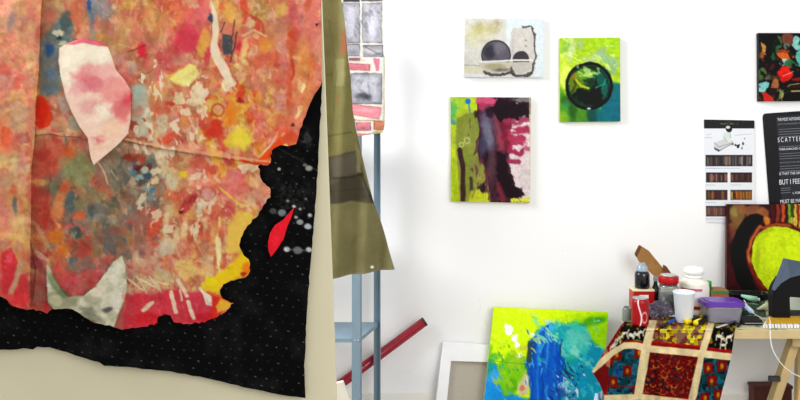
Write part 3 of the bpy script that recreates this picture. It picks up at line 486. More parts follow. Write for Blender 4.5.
# ============================================================ SHELVING
M_SILV0 = mat('bolt_metal', 'c4ccd0', .35, metal=.5)
M_STEEL = mat('blue_grey_steel', '7e93a2', .45, metal=.15, var=.05, bscale=12)
root = thing('shelving_unit', 'blue grey metal shelving unit half hidden behind the board and the olive cloth', 'shelf', (-.45, 3.25, 0))
zs = W(0, 339, 3.15).z
SX = {3.15: W(356.5, 0, 3.15).x, 3.40: W(377, 0, 3.40).x}
dx = SX[3.40]-SX[3.15]; LX = -.78
for y in (3.15, 3.40):
    for x, s in ((SX[y], -1), (LX+(dx if y > 3.2 else 0), 1)):
        bm = bmesh.new(); w = .034 if y < 3.2 else .026
        box_bm(bm, x-w/2, x+w/2, y-.0015, y+.0015, 0, 1.95)
        xx = x-s*w/2; box_bm(bm, xx-.0015, xx+.0015, y-.0015 if y < 3.3 else y-.03, y+.03 if y < 3.3 else y, 0, 1.95)
        bmobj('post', bm, M_STEEL, root)
for z in (.15, zs, 1.0, 1.40, 1.80):
    c = [(LX-.014, 3.155), (SX[3.15]+.010, 3.155), (SX[3.40]+.008, 3.395), (LX+dx-.014, 3.395)]
    prism('shelf_board', [Vector((x, y, z)) for x, y in c], (0, 0, -.004), M_STEEL, root)
    bar('shelf_lip', (c[0][0], 3.153, z-.006), (c[1][0], 3.153, z-.006), .003, .014, M_STEEL, root, up=(0, 0, 1), bev=0)
    bar('shelf_lip', (c[1][0], 3.155, z-.006), (c[2][0], 3.395, z-.006), .003, .014, M_STEEL, root, up=(0, 0, 1), bev=0)

for z in (zs, 1.0, 1.4):
    for x in (SX[3.15]-.006, SX[3.15]+.006):
        bm = bmesh.new(); tube_bm(bm, [(x, 3.1484, z-.004), (x, 3.1455, z-.004)], .0035, 8); bmobj('bolt', bm, M_SILV0, root, 'silver bolt head')

# ============================================================ BRICK PAINTING
def brk(A, x0, y0, x1, y1, c, dark='3c3c44', sk=0):
    P = [(x0, y0), (x1, y0+sk), (x1, y1+sk), (x0, y1)]
    A.poly(P, dark, .85, 1.2, .9); A.poly([(x0+.8, y0+.8), (x1-.8, y0+.8+sk), (x1-.8, y1-.8+sk), (x0+.8, y1-.8)], c, .9, 1.6, .9)
    A.blob((x0+x1)/2, (y0+y1)/2+(y1-y0)*.22, (x1-x0)*.3, (y1-y0)*.18, dark, .4, 5, 1)
def paint_brick(A):
    A.c[:] = rgb('e6e1d8'); A.mottle(['d6cabe'], 8, .5, 6)
    g = lambda x0, y0, x1, y1: (A.poly([(x0+4, y0+3), (x1-4, y0+4), (x1-5, y1-5), (x0+5, y1-5)], 'cfcdd8', .8, 7, 2.5), A.smear('6c6c78', 5, .5, int(x0*3+y0), .6, .1, ((x0+x1)/2, (y0+y1)/2, (x1-x0)*.45, (y1-y0)*.45), 70))
    brk(A, 343, -8, 360, 2, '3c3640'); brk(A, 361, -8, 383, 1, '8c7c8c')
    brk(A, 342, 3, 360, 43, 'a8a8b2', '60606a'); g(342, 3, 360, 43); brk(A, 362, 3, 382, 43, 'b4b4be', '6c6c76'); g(362, 3, 382, 43); A.blob(373, 28, 4, 12, 'e4e2f0', .8, 5, 2); A.blob(351, 20, 5, 8, 'd0ccdc', .7, 5, 2)
    brk(A, 346, 44, 360, 56, 'b0b0ba', '4c4c56'); brk(A, 363, 45, 383, 57, 'a8a8b0', '4c4c56'); A.blob(372, 51, 8, 2.5, 'd8d4d8', .7, 3, 2); A.line([(365, 47), (380, 54)], 1, '3c3c44', .6, 1)
    brk(A, 349, 58, 360, 61, 'b86c78', '7c4450'); brk(A, 348, 63, 370, 70, 'e0808e', '9c5460', 1); A.poly([(373, 58), (380, 59), (379, 71), (376, 71)], 'd4748a', .95, 1.2, .5)
    brk(A, 350, 73, 382, 104, 'a0a0aa', '50505a'); g(350, 73, 382, 104); A.blob(364, 96, 7, 3, '34343c', .8, 4, 2); A.blob(370, 80, 8, 4, 'c8c8d4', .7, 5, 2); A.blob(356, 86, 5, 5, 'c0c0cc', .6, 5, 2)
    A.poly([(351, 104), (381, 108), (379, 119), (352, 114)], 'ec8c98', 1, 1.2, .5); A.line([(352, 104), (381, 108), (379, 119), (353, 114.5)], 1, 'a85c64', .7, .8); A.blob(366, 110, 9, 2, 'f4b0b8', .7, 3, 2)
    brk(A, 356, 122, 371, 131, 'ec8494', '5c3c44'); brk(A, 374, 121, 384, 130, 'd88468', '8a5438'); A.rect(345, 120, 355, 133, 'b08898', .8, 2, 1); A.line([(352, 120), (385, 121)], 1.2, 'b0784c', .7); A.rect(340, 133.5, 386, 138, 'c07468', .8, 1.5, .5); A.line([(354, 119), (354, 133)], 1.2, '4c3c40', .8); A.blob(378, 132, 4, 1.5, 'a8903c', .7, 1.5)
    A.line([(384, -10), (384, 138)], 1.2, 'b8a890', .8); A.grain(2, .08)
P0, n0 = quadplane((385, 0, 3.10), (385, 137, 3.11), (340, 0, 3.06))
mp, nn = planemap(P0, n0)
root = tag(sheet('brick_painting', [(330, -14), (383, -14), (383.5, 54), (385, 58), (385, 124), (383, 133), (372, 134), (352, 137.5), (330, 138)], mp, paint_brick, .6, M_PAINT, .018, nn), 'tall painting of grey and pink bricks hanging in front of the metal shelving', 'painting')
o = root; c = sum((Vector(v) for v in o.bound_box), Vector())/8; o.data.transform(Matrix.Translation(-c)); o.location = c

# ============================================================ RED POLE
M_POLE = mat('dark_red_gloss', '96142a', .25, spec=.5); M_DARK = mat('dark_grey', '3a3634', .6)
a = W(424, 322, 3.452); b = W(338, 386, 3.445); d = (b-a); e = a+d*((.016-a.z)/d.z)
e.y = 3.44
root = thing('red_pole', 'dark red gloss pole leaning diagonally against the wall behind the metal shelving', 'pole', e)
tube('shaft', [e, a], .0188, M_POLE, root, seg=20)
u = (a-e).normalized(); tube('end_cap', [a+u*.0003, a+u*.005], .0192, M_DARK, root, 'dark grey end cap', seg=20)
# pale slab end behind the board
M_PALE = mat('pale_board', 'ddd8cc', .7, var=.04)
prism('pale_offcut', [Vector((-.42, 2.9, 0)), Vector((-.15, 2.9, 0)), W(350, 400, 2.9), W(343, 382, 2.9), W(334, 384, 2.9), Vector((-.34, 2.9, .5))], (0, .02, 0), M_PALE)
tag(bpy.data.objects['pale_offcut'], 'pale pointed board offcut beside the lower right edge of the cream board', 'board')

# ============================================================ CANVASES ON THE WALL
def canvas(name, pts, paint, label, step=.5, thick=.02, y=None, cat='painting', m=M_PAINT, gap=.002, side=None, planepts=None, gain=.9):
    if planepts: p, n = quadplane(*planepts)
    else: p, n = (0, WY-thick-gap, 0), (0, 1, 0)
    mp, nn = planemap(p, n)
    def paint2(A): paint(A); A.c = np.clip((A.c-.5)*1.14+.5, .015, 1)*gain
    o = tag(sheet(name, pts, mp, paint2, step, m, thick, nn, smooth=False, side=side), label, cat)
    c = sum((Vector(v) for v in o.bound_box), Vector())/8; o.data.transform(Matrix.Translation(-c)); o.location = c
    return o
def paint_moon(A):
    A.c[:] = rgb('e6e8ec')
    A.poly([(464, 18), (506, 18), (507, 50), (480, 65), (464, 65)], 'ddd9d0', .9, 3, 2); A.mottle(['cfcac2'], 9, .4, 5)
    for x, y, r, c in ((482, 32, 10, 'd4cc90'), (474, 40, 9, 'dcd8b0'), (494, 28, 7, 'c0b480'), (478, 26, 6, 'b8b070'), (470, 34, 6, 'd8d4a0'), (488, 40, 6, 'ccc6b0'), (496, 22, 3, 'a89c70')): A.blob(x, y, r, r*.8, c, .6, 6, 4)
    A.poly([(464, 66), (484, 66), (484, 74), (464, 73)], 'dcd8b4', .8, 2, 1); A.line([(464, 65), (482, 66)], 1.2, 'b0a89c', .8, 1)
    A.poly([(511, 28), (527, 26), (535, 34), (536, 50), (533, 72), (520, 75), (500, 74), (484, 72), (482, 60), (508, 58)], 'd6d0c8', .95, 2, 1.5); A.mottle(['e8e4dc'], 6, .4, 15)
    A.poly([(507, 18), (544, 18), (544, 78), (535, 78), (536, 30), (528, 26), (512, 28), (509, 45), (506, 45)], 'e2eef2', .9, 1.5, .8)
    A.line([(523, 27), (531, 26), (535, 34), (534, 46), (536, 56), (533, 66), (532, 73)], 2, '554c48', .9, 1.2, 1.6, ws=3); A.line([(484, 72), (494, 75), (506, 74), (511, 72), (516, 76), (526, 76), (532, 73)], 2.6, '4c4642', .9, 1.5, 1.6, ws=3); A.line([(508, 62), (512, 70), (514, 74)], 3, '4a443e', .8, 2, 1)
    A.blob(496, 55, 14.5, 15, '68626e', 1, 1.2, .4); A.blob(490, 52, 6, 7, '303038', .7, 5, 1); A.blob(500, 48, 6, 7, '8a8490', .6, 5, 1); A.blob(504, 56, 5, 6, '6a6470', .6, 3); A.ring(496, 55, 14.3, 1.2, '2c2a30', .8, 1, .3)
    A.poly([(478, 62), (513, 62), (511, 67), (505, 72), (487, 72), (482, 68)], 'cfc8b4', 1, 1.5, .5); A.blob(495, 67, 10, 3, 'a8a078', .7, 2, 2); A.blob(502, 70, 8, 2, '58524a', .6, 2, 1.5)
    A.blob(521, 60, 8.5, 9, '4a4248', 1, 1, .4); A.poly([(511, 62), (532, 62), (530, 70), (520, 74), (513, 70)], 'c9c4ba', 1, 1.2, .5)
    A.line([(480, 62), (511, 60.5), (532, 60)], 1.8, 'f0efea', .95, .8, .3); A.blob(526, 40, 1.2, 1, '908a88', .7, 1); A.blob(526, 47, 1.2, 1, '908a88', .7, 1); A.line([(513, 36), (513, 55)], 1.5, 'b8b4bc', .5, 2); A.grain(2, .05)
canvas('moon_painting', [(464, 18), (543.5, 18.5), (543.5, 77.5), (464, 77)], paint_moon, 'small pale painting of two dark half circles, topmost of the three abstracts', side='eef0f2', gain=.84)
def paint_torn(A):
    A.c[:] = rgb('b9c833'); A.mottle(['cfe020', '98aa40'], 10, .7, 5)
    A.blob(456, 104, 8, 8, '9fd048', .7, 5, 3); A.blob(453, 112, 4, 10, '3cae7c', .6, 3, 3); A.blob(453, 123, 3, 3, '4898a0', .8, 2, 2); A.blob(472, 104, 8, 6, 'c8e030', .7, 4)
    A.blob(468, 101.5, 2.8, 2.8, '1878c8', 1, 1.2, .5); A.line([(469, 104), (470, 114)], 1.6, '3c98b0', .8, 1)
    A.poly([(456, 118), (464, 113), (474, 112), (479, 124), (481, 150), (489, 172), (492, 202), (460, 202), (456, 150)], '7f8a3c', .85, 2.5, 1.5); A.blob(470, 135, 8, 14, '989c50', .6, 6); A.blob(480, 185, 6, 18, 'a0a04c', .8, 4, 2); A.blob(476, 165, 5, 12, '8c8a50', .6, 4)
    A.line([(460, 150), (463, 168), (463, 200)], 5, '43252c', .95, 1.5, .8); A.line([(452, 160), (456, 200)], 5, 'a8c020', .8, 3); A.line([(471, 178), (472, 196)], 3.5, '4c3434', .9, 1.5, .5); A.line([(472, 192), (470, 202)], 3.5, 'c8c83c', .8, 2); A.poly([(476, 190), (490, 192), (490, 203), (470, 203)], 'd4dc28', .8, 2, 1)
    A.ring(461.5, 144.5, 2.2, 1, 'c4cc80', .9, .8); A.ring(467, 140.5, 2.8, 1, 'c4cc80', .9, .8)
    A.poly([(477, 96), (533, 96), (533, 204), (491, 204), (487, 176), (483, 164), (479, 158), (479, 130)], '4a2a38', 1, 1.2, 1.2)
    A.smear('6c3048', 5, .8, 511, .55, .08, (500, 150, 24, 50), 95, 3, 3); A.smear('2c1a26', 5, .85, 512, .58, .08, (500, 140, 24, 56), 100, 3, 3)
    A.poly([(512, 116), (533, 113), (533, 203), (520, 200), (513, 178), (509, 160), (512, 140)], 'e0cfd0', 1, 2, 3, ws=5)
    A.blob(487, 101, 11, 5, 'd85c84', .95, 3, 4, 5, ws=5); A.blob(483, 106, 5, 4, 'b83c5c', .9, 3, 3); A.blob(497, 107, 7, 5, 'a83c60', .8, 3, 4)
    A.blob(486, 120, 5, 12, '77708a', .7, 6, 3, -8); A.blob(488, 136, 6, 14, '7f8296', .85, 6, 3, -12); A.blob(483, 146, 4, 10, '54506c', .8, 4, 2); A.blob(496, 128, 3.5, 16, '6c5468', .7, 4, 3, -10)
    A.blob(500, 138, 3, 20, 'b04858', .75, 4, 3, -8); A.blob(506, 132, 5, 18, '8c2440', .85, 4, 4, -6); A.line([(504, 120), (516, 122), (528, 119)], 6, 'a03858', .9, 3, 3); A.line([(508, 132), (518, 130), (530, 130)], 6, 'ac3454', .95, 3, 3); A.blob(517, 141, 10, 6, 'b03858', .95, 3, 5, 0, ws=5); A.line([(510, 150), (520, 156), (524, 152)], 5, 'a42c50', .95, 2.5, 3); A.line([(508, 160), (520, 162)], 4, '9c2c4c', .9, 2, 2.5); A.blob(527, 148, 4, 3, 'b8486c', .8, 2, 3)
    A.smear('f0e4e4', 4, .8, 515, .64, .06, (523, 136, 12, 28), 10, 3, 4)
    A.poly([(490, 105), (498, 99), (512, 102), (528, 104), (532, 112), (520, 117), (506, 118), (500, 122), (492, 112)], '24141f', .97, 2.5, 5, ws=5); A.blob(522, 99, 10, 3, '8c9488', .8, 2.5, 3); A.blob(489, 112, 4, 5, '30202c', .9, 3, 3)
    A.poly([(496, 150), (504, 152), (508, 166), (512, 182), (522, 188), (526, 196), (516, 200), (504, 196), (497, 178)], '24131c', .97, 2.5, 4, ws=5); A.blob(492, 168, 4, 14, '64484c', .7, 4, 3); A.line([(499, 184), (502, 200)], 4, '8c3040', .7, 3, 2); A.blob(525, 176, 5, 14, 'd4c8c8', .8, 4, 3); A.blob(521, 168, 5, 4, 'dccccc', .7, 3, 3)
    A.rect(511, 198, 531, 204, 'dce040', .95, 1.5, 2, tex=.8); A.line([(530, 98), (530.5, 203)], 1.4, 'c8c4a0', .8, .8, .3); A.grain(2.5, .1)
canvas('torn_painting', [(450.5, 97), (531, 97.5), (530, 203), (451, 201.5)], paint_torn, 'lime, black and crimson abstract painting, lowest of the three small abstracts on the wall', side='d9dcae')
def paint_circle(A):
    A.c[:] = rgb('a9cc26'); A.mottle(['c4e030', '8cb830'], 8, .7, 5)
    for x, y, rx, ry, c, g in ((572, 50, 4, 12, 'c8d8b0', 10), (600, 52, 12, 3, 'a8c0a0', -30), (590, 60, 10, 3, 'b8c8a0', 10), (606, 58, 10, 5, '8cb4a0', 40), (614, 66, 4, 9, '90b0a0', 20), (580, 44, 3, 5, 'a0b8a0', 0), (565, 46, 4, 6, '8cc060', 0), (612, 46, 6, 7, 'a0d020', 0), (600, 42, 12, 3, 'a8d828', 0), (610, 78, 7, 4, 'c4dc40', 30)): A.blob(x, y, rx, ry, c, .7, 4, 2, g)
    A.blob(568, 76, 10, 12, 'd8e868', .9, 7, 3); A.blob(563, 62, 4, 7, 'd0e050', .7, 4)
    A.poly([(558, 90), (570, 98), (584, 106), (600, 108), (612, 82), (622, 84), (622, 124), (558, 124)], '0f6d74', 1, 4, 2); A.poly([(558, 86), (572, 94), (588, 108), (590, 124), (558, 124)], '5a9c20', .85, 5, 3); A.blob(566, 100, 6, 5, '305c20', .7, 4, 2); A.blob(573, 108, 4, 14, '244c1c', .7, 4, 2); A.blob(563, 118, 5, 7, '8cb428', .8, 4, 2); A.blob(582, 116, 6, 6, '4c8424', .7, 4, 2); A.blob(592, 116, 5, 9, '104840', .8, 4, 2); A.blob(612, 108, 8, 12, '186a80', .7, 6, 3); A.blob(566, 104, 4, 3, '3c8c60', .7, 3)
    A.blob(589, 86, 22, 22, '143c20', 1, 2, .6); A.blob(576, 82, 9, 12, '6c8c18', .9, 4, 5, 20, ws=5); A.blob(584, 74, 10, 6, '5c9c38', .9, 4, 4); A.blob(602, 80, 8, 12, '0c5c4c', .9, 5, 4); A.blob(606, 90, 5, 9, '10685c', .8, 4)
    A.poly([(572, 96), (580, 88), (588, 90), (594, 82), (602, 84), (604, 96), (596, 106), (584, 106)], '0a1614', .95, 3, 5, ws=5); A.line([(572, 76), (576, 84), (572, 92)], 2, '4c3c10', .85, 1.5, 1.5); A.line([(578, 72), (586, 76), (594, 72)], 2, 'b4d040', .9, 1.5, 2); A.line([(576, 80), (582, 86), (588, 88)], 2.2, 'c4cc2c', .9, 1.5, 2); A.line([(584, 80), (592, 82), (596, 78)], 1.6, '0c3020', .8, 1.2, 1.5); A.blob(574, 76, 3, 4, '9c801c', .8, 2); A.line([(596, 88), (604, 84), (606, 78)], 1.2, '28a088', .8, 1, 1)
    A.ring(589, 86, 22.5, 3, '0c1012', 1, 1.2, .9, 1); A.ring(588, 87.5, 20.5, 1.4, '0c1012', .7, 2, 1.4); A.blob(589, 108.5, 2, 1, 'd0dce0', .9, .8, .3); A.smear('e0f0a0', 4, .5, 521, .66, .06, (588, 56, 34, 20), 30); A.grain(2.5, .12)
canvas('circle_painting', [(560, 38), (620, 37.5), (620.5, 121.5), (560, 122)], paint_circle, 'small lime and teal painting of a black ringed circle', side='9fb83c')
def paint_night(A):
    A.c[:] = rgb('0d0c0d')
    for v in ((761, 51, 4, 7, 'c08848', 0), (763, 57, 2, 4, 'a84c30', 0), (777, 44, 4, 7, '3c6c3c', 15), (775, 54, 2.5, 6, '2c5834', 25), (788, 39, 5, 6, '7c4434', 0), (786, 46, 3, 3, '5c7060', 0), (785, 56, 8, 4.5, 'dc6c28', 0), (784, 51, 6, 1.4, '98401c', 0), (784, 62, 4, 3, 'b0ccc0', -20), (791, 64, 6, 4, '2c6c48', 0), (786, 73, 7, 6, 'e82418', 0), (784, 78, 4, 3.5, 'c81c14', 0), (797, 43, 4, 6, '8cccc0', 0), (800, 42, 1, 2, '205048', 0), (800, 58, 4, 8, '60b8a8', 0), (770, 66, 5, 3, '5c1414', 0), (762, 74, 4, 6, '4c6c3c', 20), (768, 76, 5, 3, '5c5c44', 0), (775, 78, 5, 3, '4c3428', 0), (797, 79, 5, 1.8, '8c1c1c', -10), (774, 88, 3.5, 9, 'a8683c', 8), (763, 87, 6, 4, '88ccc4', -35), (767, 97, 7, 5, 'c82c20', 0), (781, 96, 2, 6, '7c8850', 0), (776, 99, 3, 3, '6c4c28', 0), (796, 70, 5, 3, '241414', 0)): A.blob(v[0], v[1], v[2]*1.15, v[3]*1.15, v[4], .95, 1.4, 1.8, v[5], 0, 4)
    A.line([(783, 76), (792, 72), (798, 70)], .7, 'd8b8a8', .8, .7, .6); A.line([(783, 91), (790, 85), (804, 83), (816, 86)], 1, '9c9468', .9, .8, .5); A.line([(781, 102), (783, 94), (790, 91), (804, 91), (814, 95)], 1.5, 'b0a468', .9, .8, .5); A.poly([(784, 94), (800, 92.5), (814, 97), (814, 102), (783, 102)], '1c0c0c', .9, 1.2, .5); A.line([(786, 88), (800, 86.5), (812, 89)], 2, '4c1414', .8, 1.5); A.blob(810, 60, 5, 10, '2c7c50', .8, 3); A.blob(812, 78, 6, 4, 'b82820', .8, 3); A.smear('0c0c0c', 5, .8, 531, .58, .05, (780, 66, 30, 38), 60, 2); A.grain(2, .15)
canvas('night_painting', [(758.5, 33), (822, 33), (822, 101), (759, 101.5)], paint_night, 'black painting with red, orange and mint figures hanging above the dark poster', side='141414')
# ---- printed sheet
def paint_flyer(A):
    A.c[:] = rgb('e9ebf4'); A.rect(704, 119.5, 755, 128.5, '12100e', 1, .5); A.rect(720, 123, 738, 124.5, '77746c', .8, .6, 0, 1); A.rect(726, 121.6, 731, 122.5, '66635c', .7, .5)
    A.blob(729, 129, 3.2, 3.4, '0c0c0c', 1, .5, 0); A.blob(728, 127.3, 2.2, 1.5, 'd8d8d8', 1, .6, 0)
    A.line([(707, 135), (711, 134)], .6, 'a0a4a8', .7, .6); A.line([(705, 137.5), (712, 137.5)], .7, 'b0b4b8', .7, .6)
    A.poly([(714, 143), (724, 139), (731, 144), (719, 151), (714, 148)], 'd2d2d4', 1, .8, .3); A.line([(714, 143), (719, 147), (731, 143)], .7, '8c9090', .8, .6); A.line([(719, 151), (732, 144)], .8, '707474', .8, .6); A.poly([(714, 147), (720, 150), (719, 152), (714.5, 149.5)], '50545c', .9, .6, .2); A.blob(727, 137, 4, 5, 'd4dcd8', .8, 2, 1); A.line([(724, 137), (727, 142)], .7, '9ca0a0', .7, .5); A.line([(730, 133), (731, 138)], .8, 'a0a890', .7, .6); A.blob(731, 143, 2.5, 2.5, 'b8b8a0', .6, 1.5)
    A.blob(732.5, 144, 1, 1, '303438', .9, .6, .3); A.blob(735.5, 145, .9, 1.2, '303438', .9, .6, .3); A.poly([(736, 145), (740, 144), (739, 148), (737, 148)], '1c1c24', .95, .6, .3); A.blob(743, 143.5, 1, 1.6, '383c40', .9, .6, .3); A.blob(742, 148, .8, 1.4, '606468', .8, .6, .3); A.blob(744, 139, .8, 1, '808488', .8, .6); A.line([(735, 135.5), (752, 133.5)], .5, 'a0a4b0', .7, .5)
    def photo(x0, y0, x1, y1, base, cs, sd):
        A.rect(x0, y0, x1, y1, base, 1, .5); R = random.Random(sd)
        for k in range(int((x1-x0)*.9)): 
            x = R.uniform(x0+1, x1-1); A.rect(x-.7, y0+R.uniform(.5, 3), x+.7, y1-R.uniform(.3, 2.5), R.choice(cs), .75, 1, .3)
        A.rect(x0, y0, x1, y0+1.2, '18161a', .8, .8)
    photo(705.5, 155, 752.5, 166.3, '2c2830', ['8c8078', '4c4450', '6c5040', '9c948c', '241c20', '8c6030', '5c5860', '706458'], 1)
    photo(706, 172.5, 727.5, 182.5, '3c2828', ['8c5850', 'b08478', '5c3c40', '2c2024', 'a06c60'], 2); photo(730.5, 172.5, 752, 182.5, '3c2420', ['8c5c30', '5c3830', '9c7440', '4c2c38', '2c1c1c'], 3)
    photo(706, 190, 727.5, 200, '3c2018', ['a8604c', '5c2c20', '80503c', '301818', '6c5828'], 4); photo(730.5, 190, 752, 200, '6c4818', ['c8902c', 'a04c1c', 'c8a444', '181410', 'b87c20'], 5)
    photo(706, 206, 727.5, 216.5, '5c3c34', ['9c7058', '6c4838', '5c4c5c', '805444'], 6); photo(730.5, 206, 752, 216.5, '5c3c34', ['9c7058', '6c4838', '5c4c5c'], 7)
    for x0, x1, y in ((706, 720, 168.3), (706, 740, 168.3), (706, 715, 185), (731, 741, 185), (706, 716, 202.5), (731, 740, 202.5), (706, 724, 219)): A.line([(x0, y), (x1, y)], .7, 'b4b8c8', .7, .7, 0)
canvas('exhibition_flyer', [(704, 119.5), (754.5, 120.5), (754.5, 224), (706, 222.5)], paint_flyer, 'white printed flyer with a black header band and seven small photos, pinned to the wall', .34, .0015, cat='flyer', m=M_PRINT)
# ---- black poster with real lettering
root = thing('text_poster', 'black poster covered in white capital lettering, right of the white flyer', 'poster', W(800, 205, WY-.004))
a = [(765, 113.5), (830, 109), (837, 206), (838, 222), (771, 222), (769, 200), (762.8, 118), (763.3, 115)]
prism('sheet', [W(x, y, WY-.004) for x, y in a], (0, .003, 0), M_GLOSSBLACK, root)
M_GREYP = mat('poster_grey', '26272c', .5, spec=.2)
prism('text_panel', [W(x, y, WY-.0046) for x, y in ((776, 116.5), (828, 113), (834, 218), (783, 218))], (0, .0006, 0), M_GREYP, root, 'slightly lighter panel')
M_FAINT = mat('faint_lettering', '7d8088', .5)
def text(name, s, x, y, h, wd, m, parent, ang=-3, Y=WY-.0056):
    cu = bpy.data.curves.new(name, 'FONT'); cu.body = s; cu.size = 1; cu.extrude = .02
    o = bpy.data.objects.new(name, cu); COL.objects.link(o); bpy.context.view_layer.update()
    me = bpy.data.meshes.new_from_object(o.evaluated_get(bpy.context.evaluated_depsgraph_get())); bpy.data.objects.remove(o)
    xs = [v.co.x for v in me.vertices]; ys = [v.co.y for v in me.vertices]
    sx = wd/(max(xs)-min(xs))/F*WY; sy = h/(max(ys)-min(ys))/F*WY
    p = W(x, y, Y); mt = Matrix.Translation(p)@Matrix.Rotation(math.radians(-ang), 4, 'Y')@Matrix(((sx, 0, 0, 0), (0, 0, -.0006/.04, 0), (0, sy, 0, 0), (0, 0, 0, 1)))
    me.transform(mt@Matrix.Translation((-min(xs), -min(ys), 0))); return link(name, me, m, parent)
for s, x, y, h, w, m in (('THE MOST ASTOUNDING', 777.5, 121.2, 3, 27, M_TEXT), ('FACT IS THE KNOWLEDGE THAT', 778, 125, 1.4, 24, M_FAINT), ('S C A T T E R E D', 778, 142.3, 4.6, 31, M_TEXT), ('THEIR ENRICHED GUTS', 779, 150.5, 2, 26, M_TEXT), ('ACROSS THE GALAXY', 780, 163.5, 1.4, 26, M_FAINT), ('IS THAT THE UNIVERSE', 779.5, 175.2, 2.6, 29, M_TEXT), ('BUT I FEEL BIG', 779.5, 184.7, 5, 32, M_TEXT), ('I, FORMED', 793, 194.5, 2.6, 14, M_TEXT), ('MUST BE MADE', 780.5, 203.6, 3.8, 25, M_TEXT)):
    text('lettering', s, x, y, h, w, m, root, 3.2)
bm = bmesh.new()
for y in (129.5, 132, 134.5, 137, 147, 154, 156.5, 159, 166.5, 169, 171.5, 188.5, 190.5, 193):
    w = 12 if y > 188 else 44
    bar_bm(bm, W(778.5+(y-120)*.03, y, WY-.0050), W(778.5+w, y-w*.055, WY-.0050), .0008, .0016)
o = bmobj('text_rules', bm, M_FAINT, root)

# ---- dark painting on the table
def paint_dark(A):
    A.c[:] = rgb('330f14'); A.mottle(['4c141c'], 9, .6, 5)
    A.blob(737, 216, 8, 12, '8c6c3c', .85, 5, 4, 10); A.blob(749, 210, 13, 5, '94603c', .85, 4, 3); A.blob(734, 212, 4, 5, '9c9850', .6, 4, 3); A.blob(732, 232, 4, 9, '7c4c34', .8, 5, 3); A.blob(762, 214, 7, 7, 'a4643c', .85, 4, 3); A.blob(768, 221, 3, 5, 'e08c30', .85, 2.5, 2); A.blob(735, 266, 8, 14, '54141c', .7, 5, 3); A.blob(738, 280, 10, 6, '4c1418', .8, 5, 3)
    for k, (x, c) in enumerate(((772, '50101c'), (777, '8c3820'), (781, '4c2410'), (783, 'c8502c'), (787, '2c2810'), (789, '80a428'), (792, '345020'), (795, 'd8b048'), (798, '943018'), (801, 'a8b030'), (804, '4c2818'))): A.line([(x, 202), (x+1, 214), (x+(k % 3)-1, 232)], 3.2, c, .95, 1.5, 1.5)
    A.smear('e0cc50', 4, .7, 541, .63, .05, (794, 214, 12, 18), 90, 3)
    P = [(757, 236), (764, 230), (775, 226), (787, 227), (799, 232), (812, 242), (826, 262), (818, 294), (790, 296), (768, 290), (758, 277), (752, 262), (752, 246)]
    A.poly([(753, 234), (762, 227), (775, 222), (790, 223), (804, 230), (830, 250), (824, 298), (766, 298), (752, 282), (746, 262), (747, 246)], '5c1414', .97, 2.5, 1.2); A.line([(760, 227), (752, 238), (748, 252), (750, 264)], 3, 'c86c34', .85, 2.2, 1.2); A.line([(750, 264), (755, 277), (764, 288)], 2.6, '8c2c1c', .8, 2, 1.2); A.line([(762, 228), (776, 224.5), (790, 226)], 2.4, 'b85c28', .75, 2, 1)
    A.poly([(750, 215), (757, 213), (763, 216), (763, 221), (757, 225), (750, 236), (746, 250), (747, 266), (755, 284), (760, 294), (744, 292), (736, 280), (731, 262), (731, 244), (737, 230), (744, 220)], '060405', 1, 2, 1)
    A.poly(P, 'c4da0c', 1, 1.8, 1); A.blob(786, 252, 24, 20, 'd2ea14', .8, 8, 5); A.line([(756, 240), (760, 234), (772, 229)], 2.4, 'a8b41c', .7, 2, 1); A.blob(757, 258, 2.5, 14, 'a4b818', .7, 2, 2); A.smear('aeca10', 6, .5, 545, .6, .1, (782, 258, 30, 30))
    A.grain(2.5, .1)
canvas('dark_painting', [(727.5, 204), (838, 204.5), (836, 292), (726.5, 290.3)], paint_dark, 'maroon and black painting with a big yellow-green shape, leaning on the table against the wall', .5, .02, planepts=((727, 204, 3.472), (830, 204, 3.472), (727, 291.5, 3.425)), side='4c1a1a')

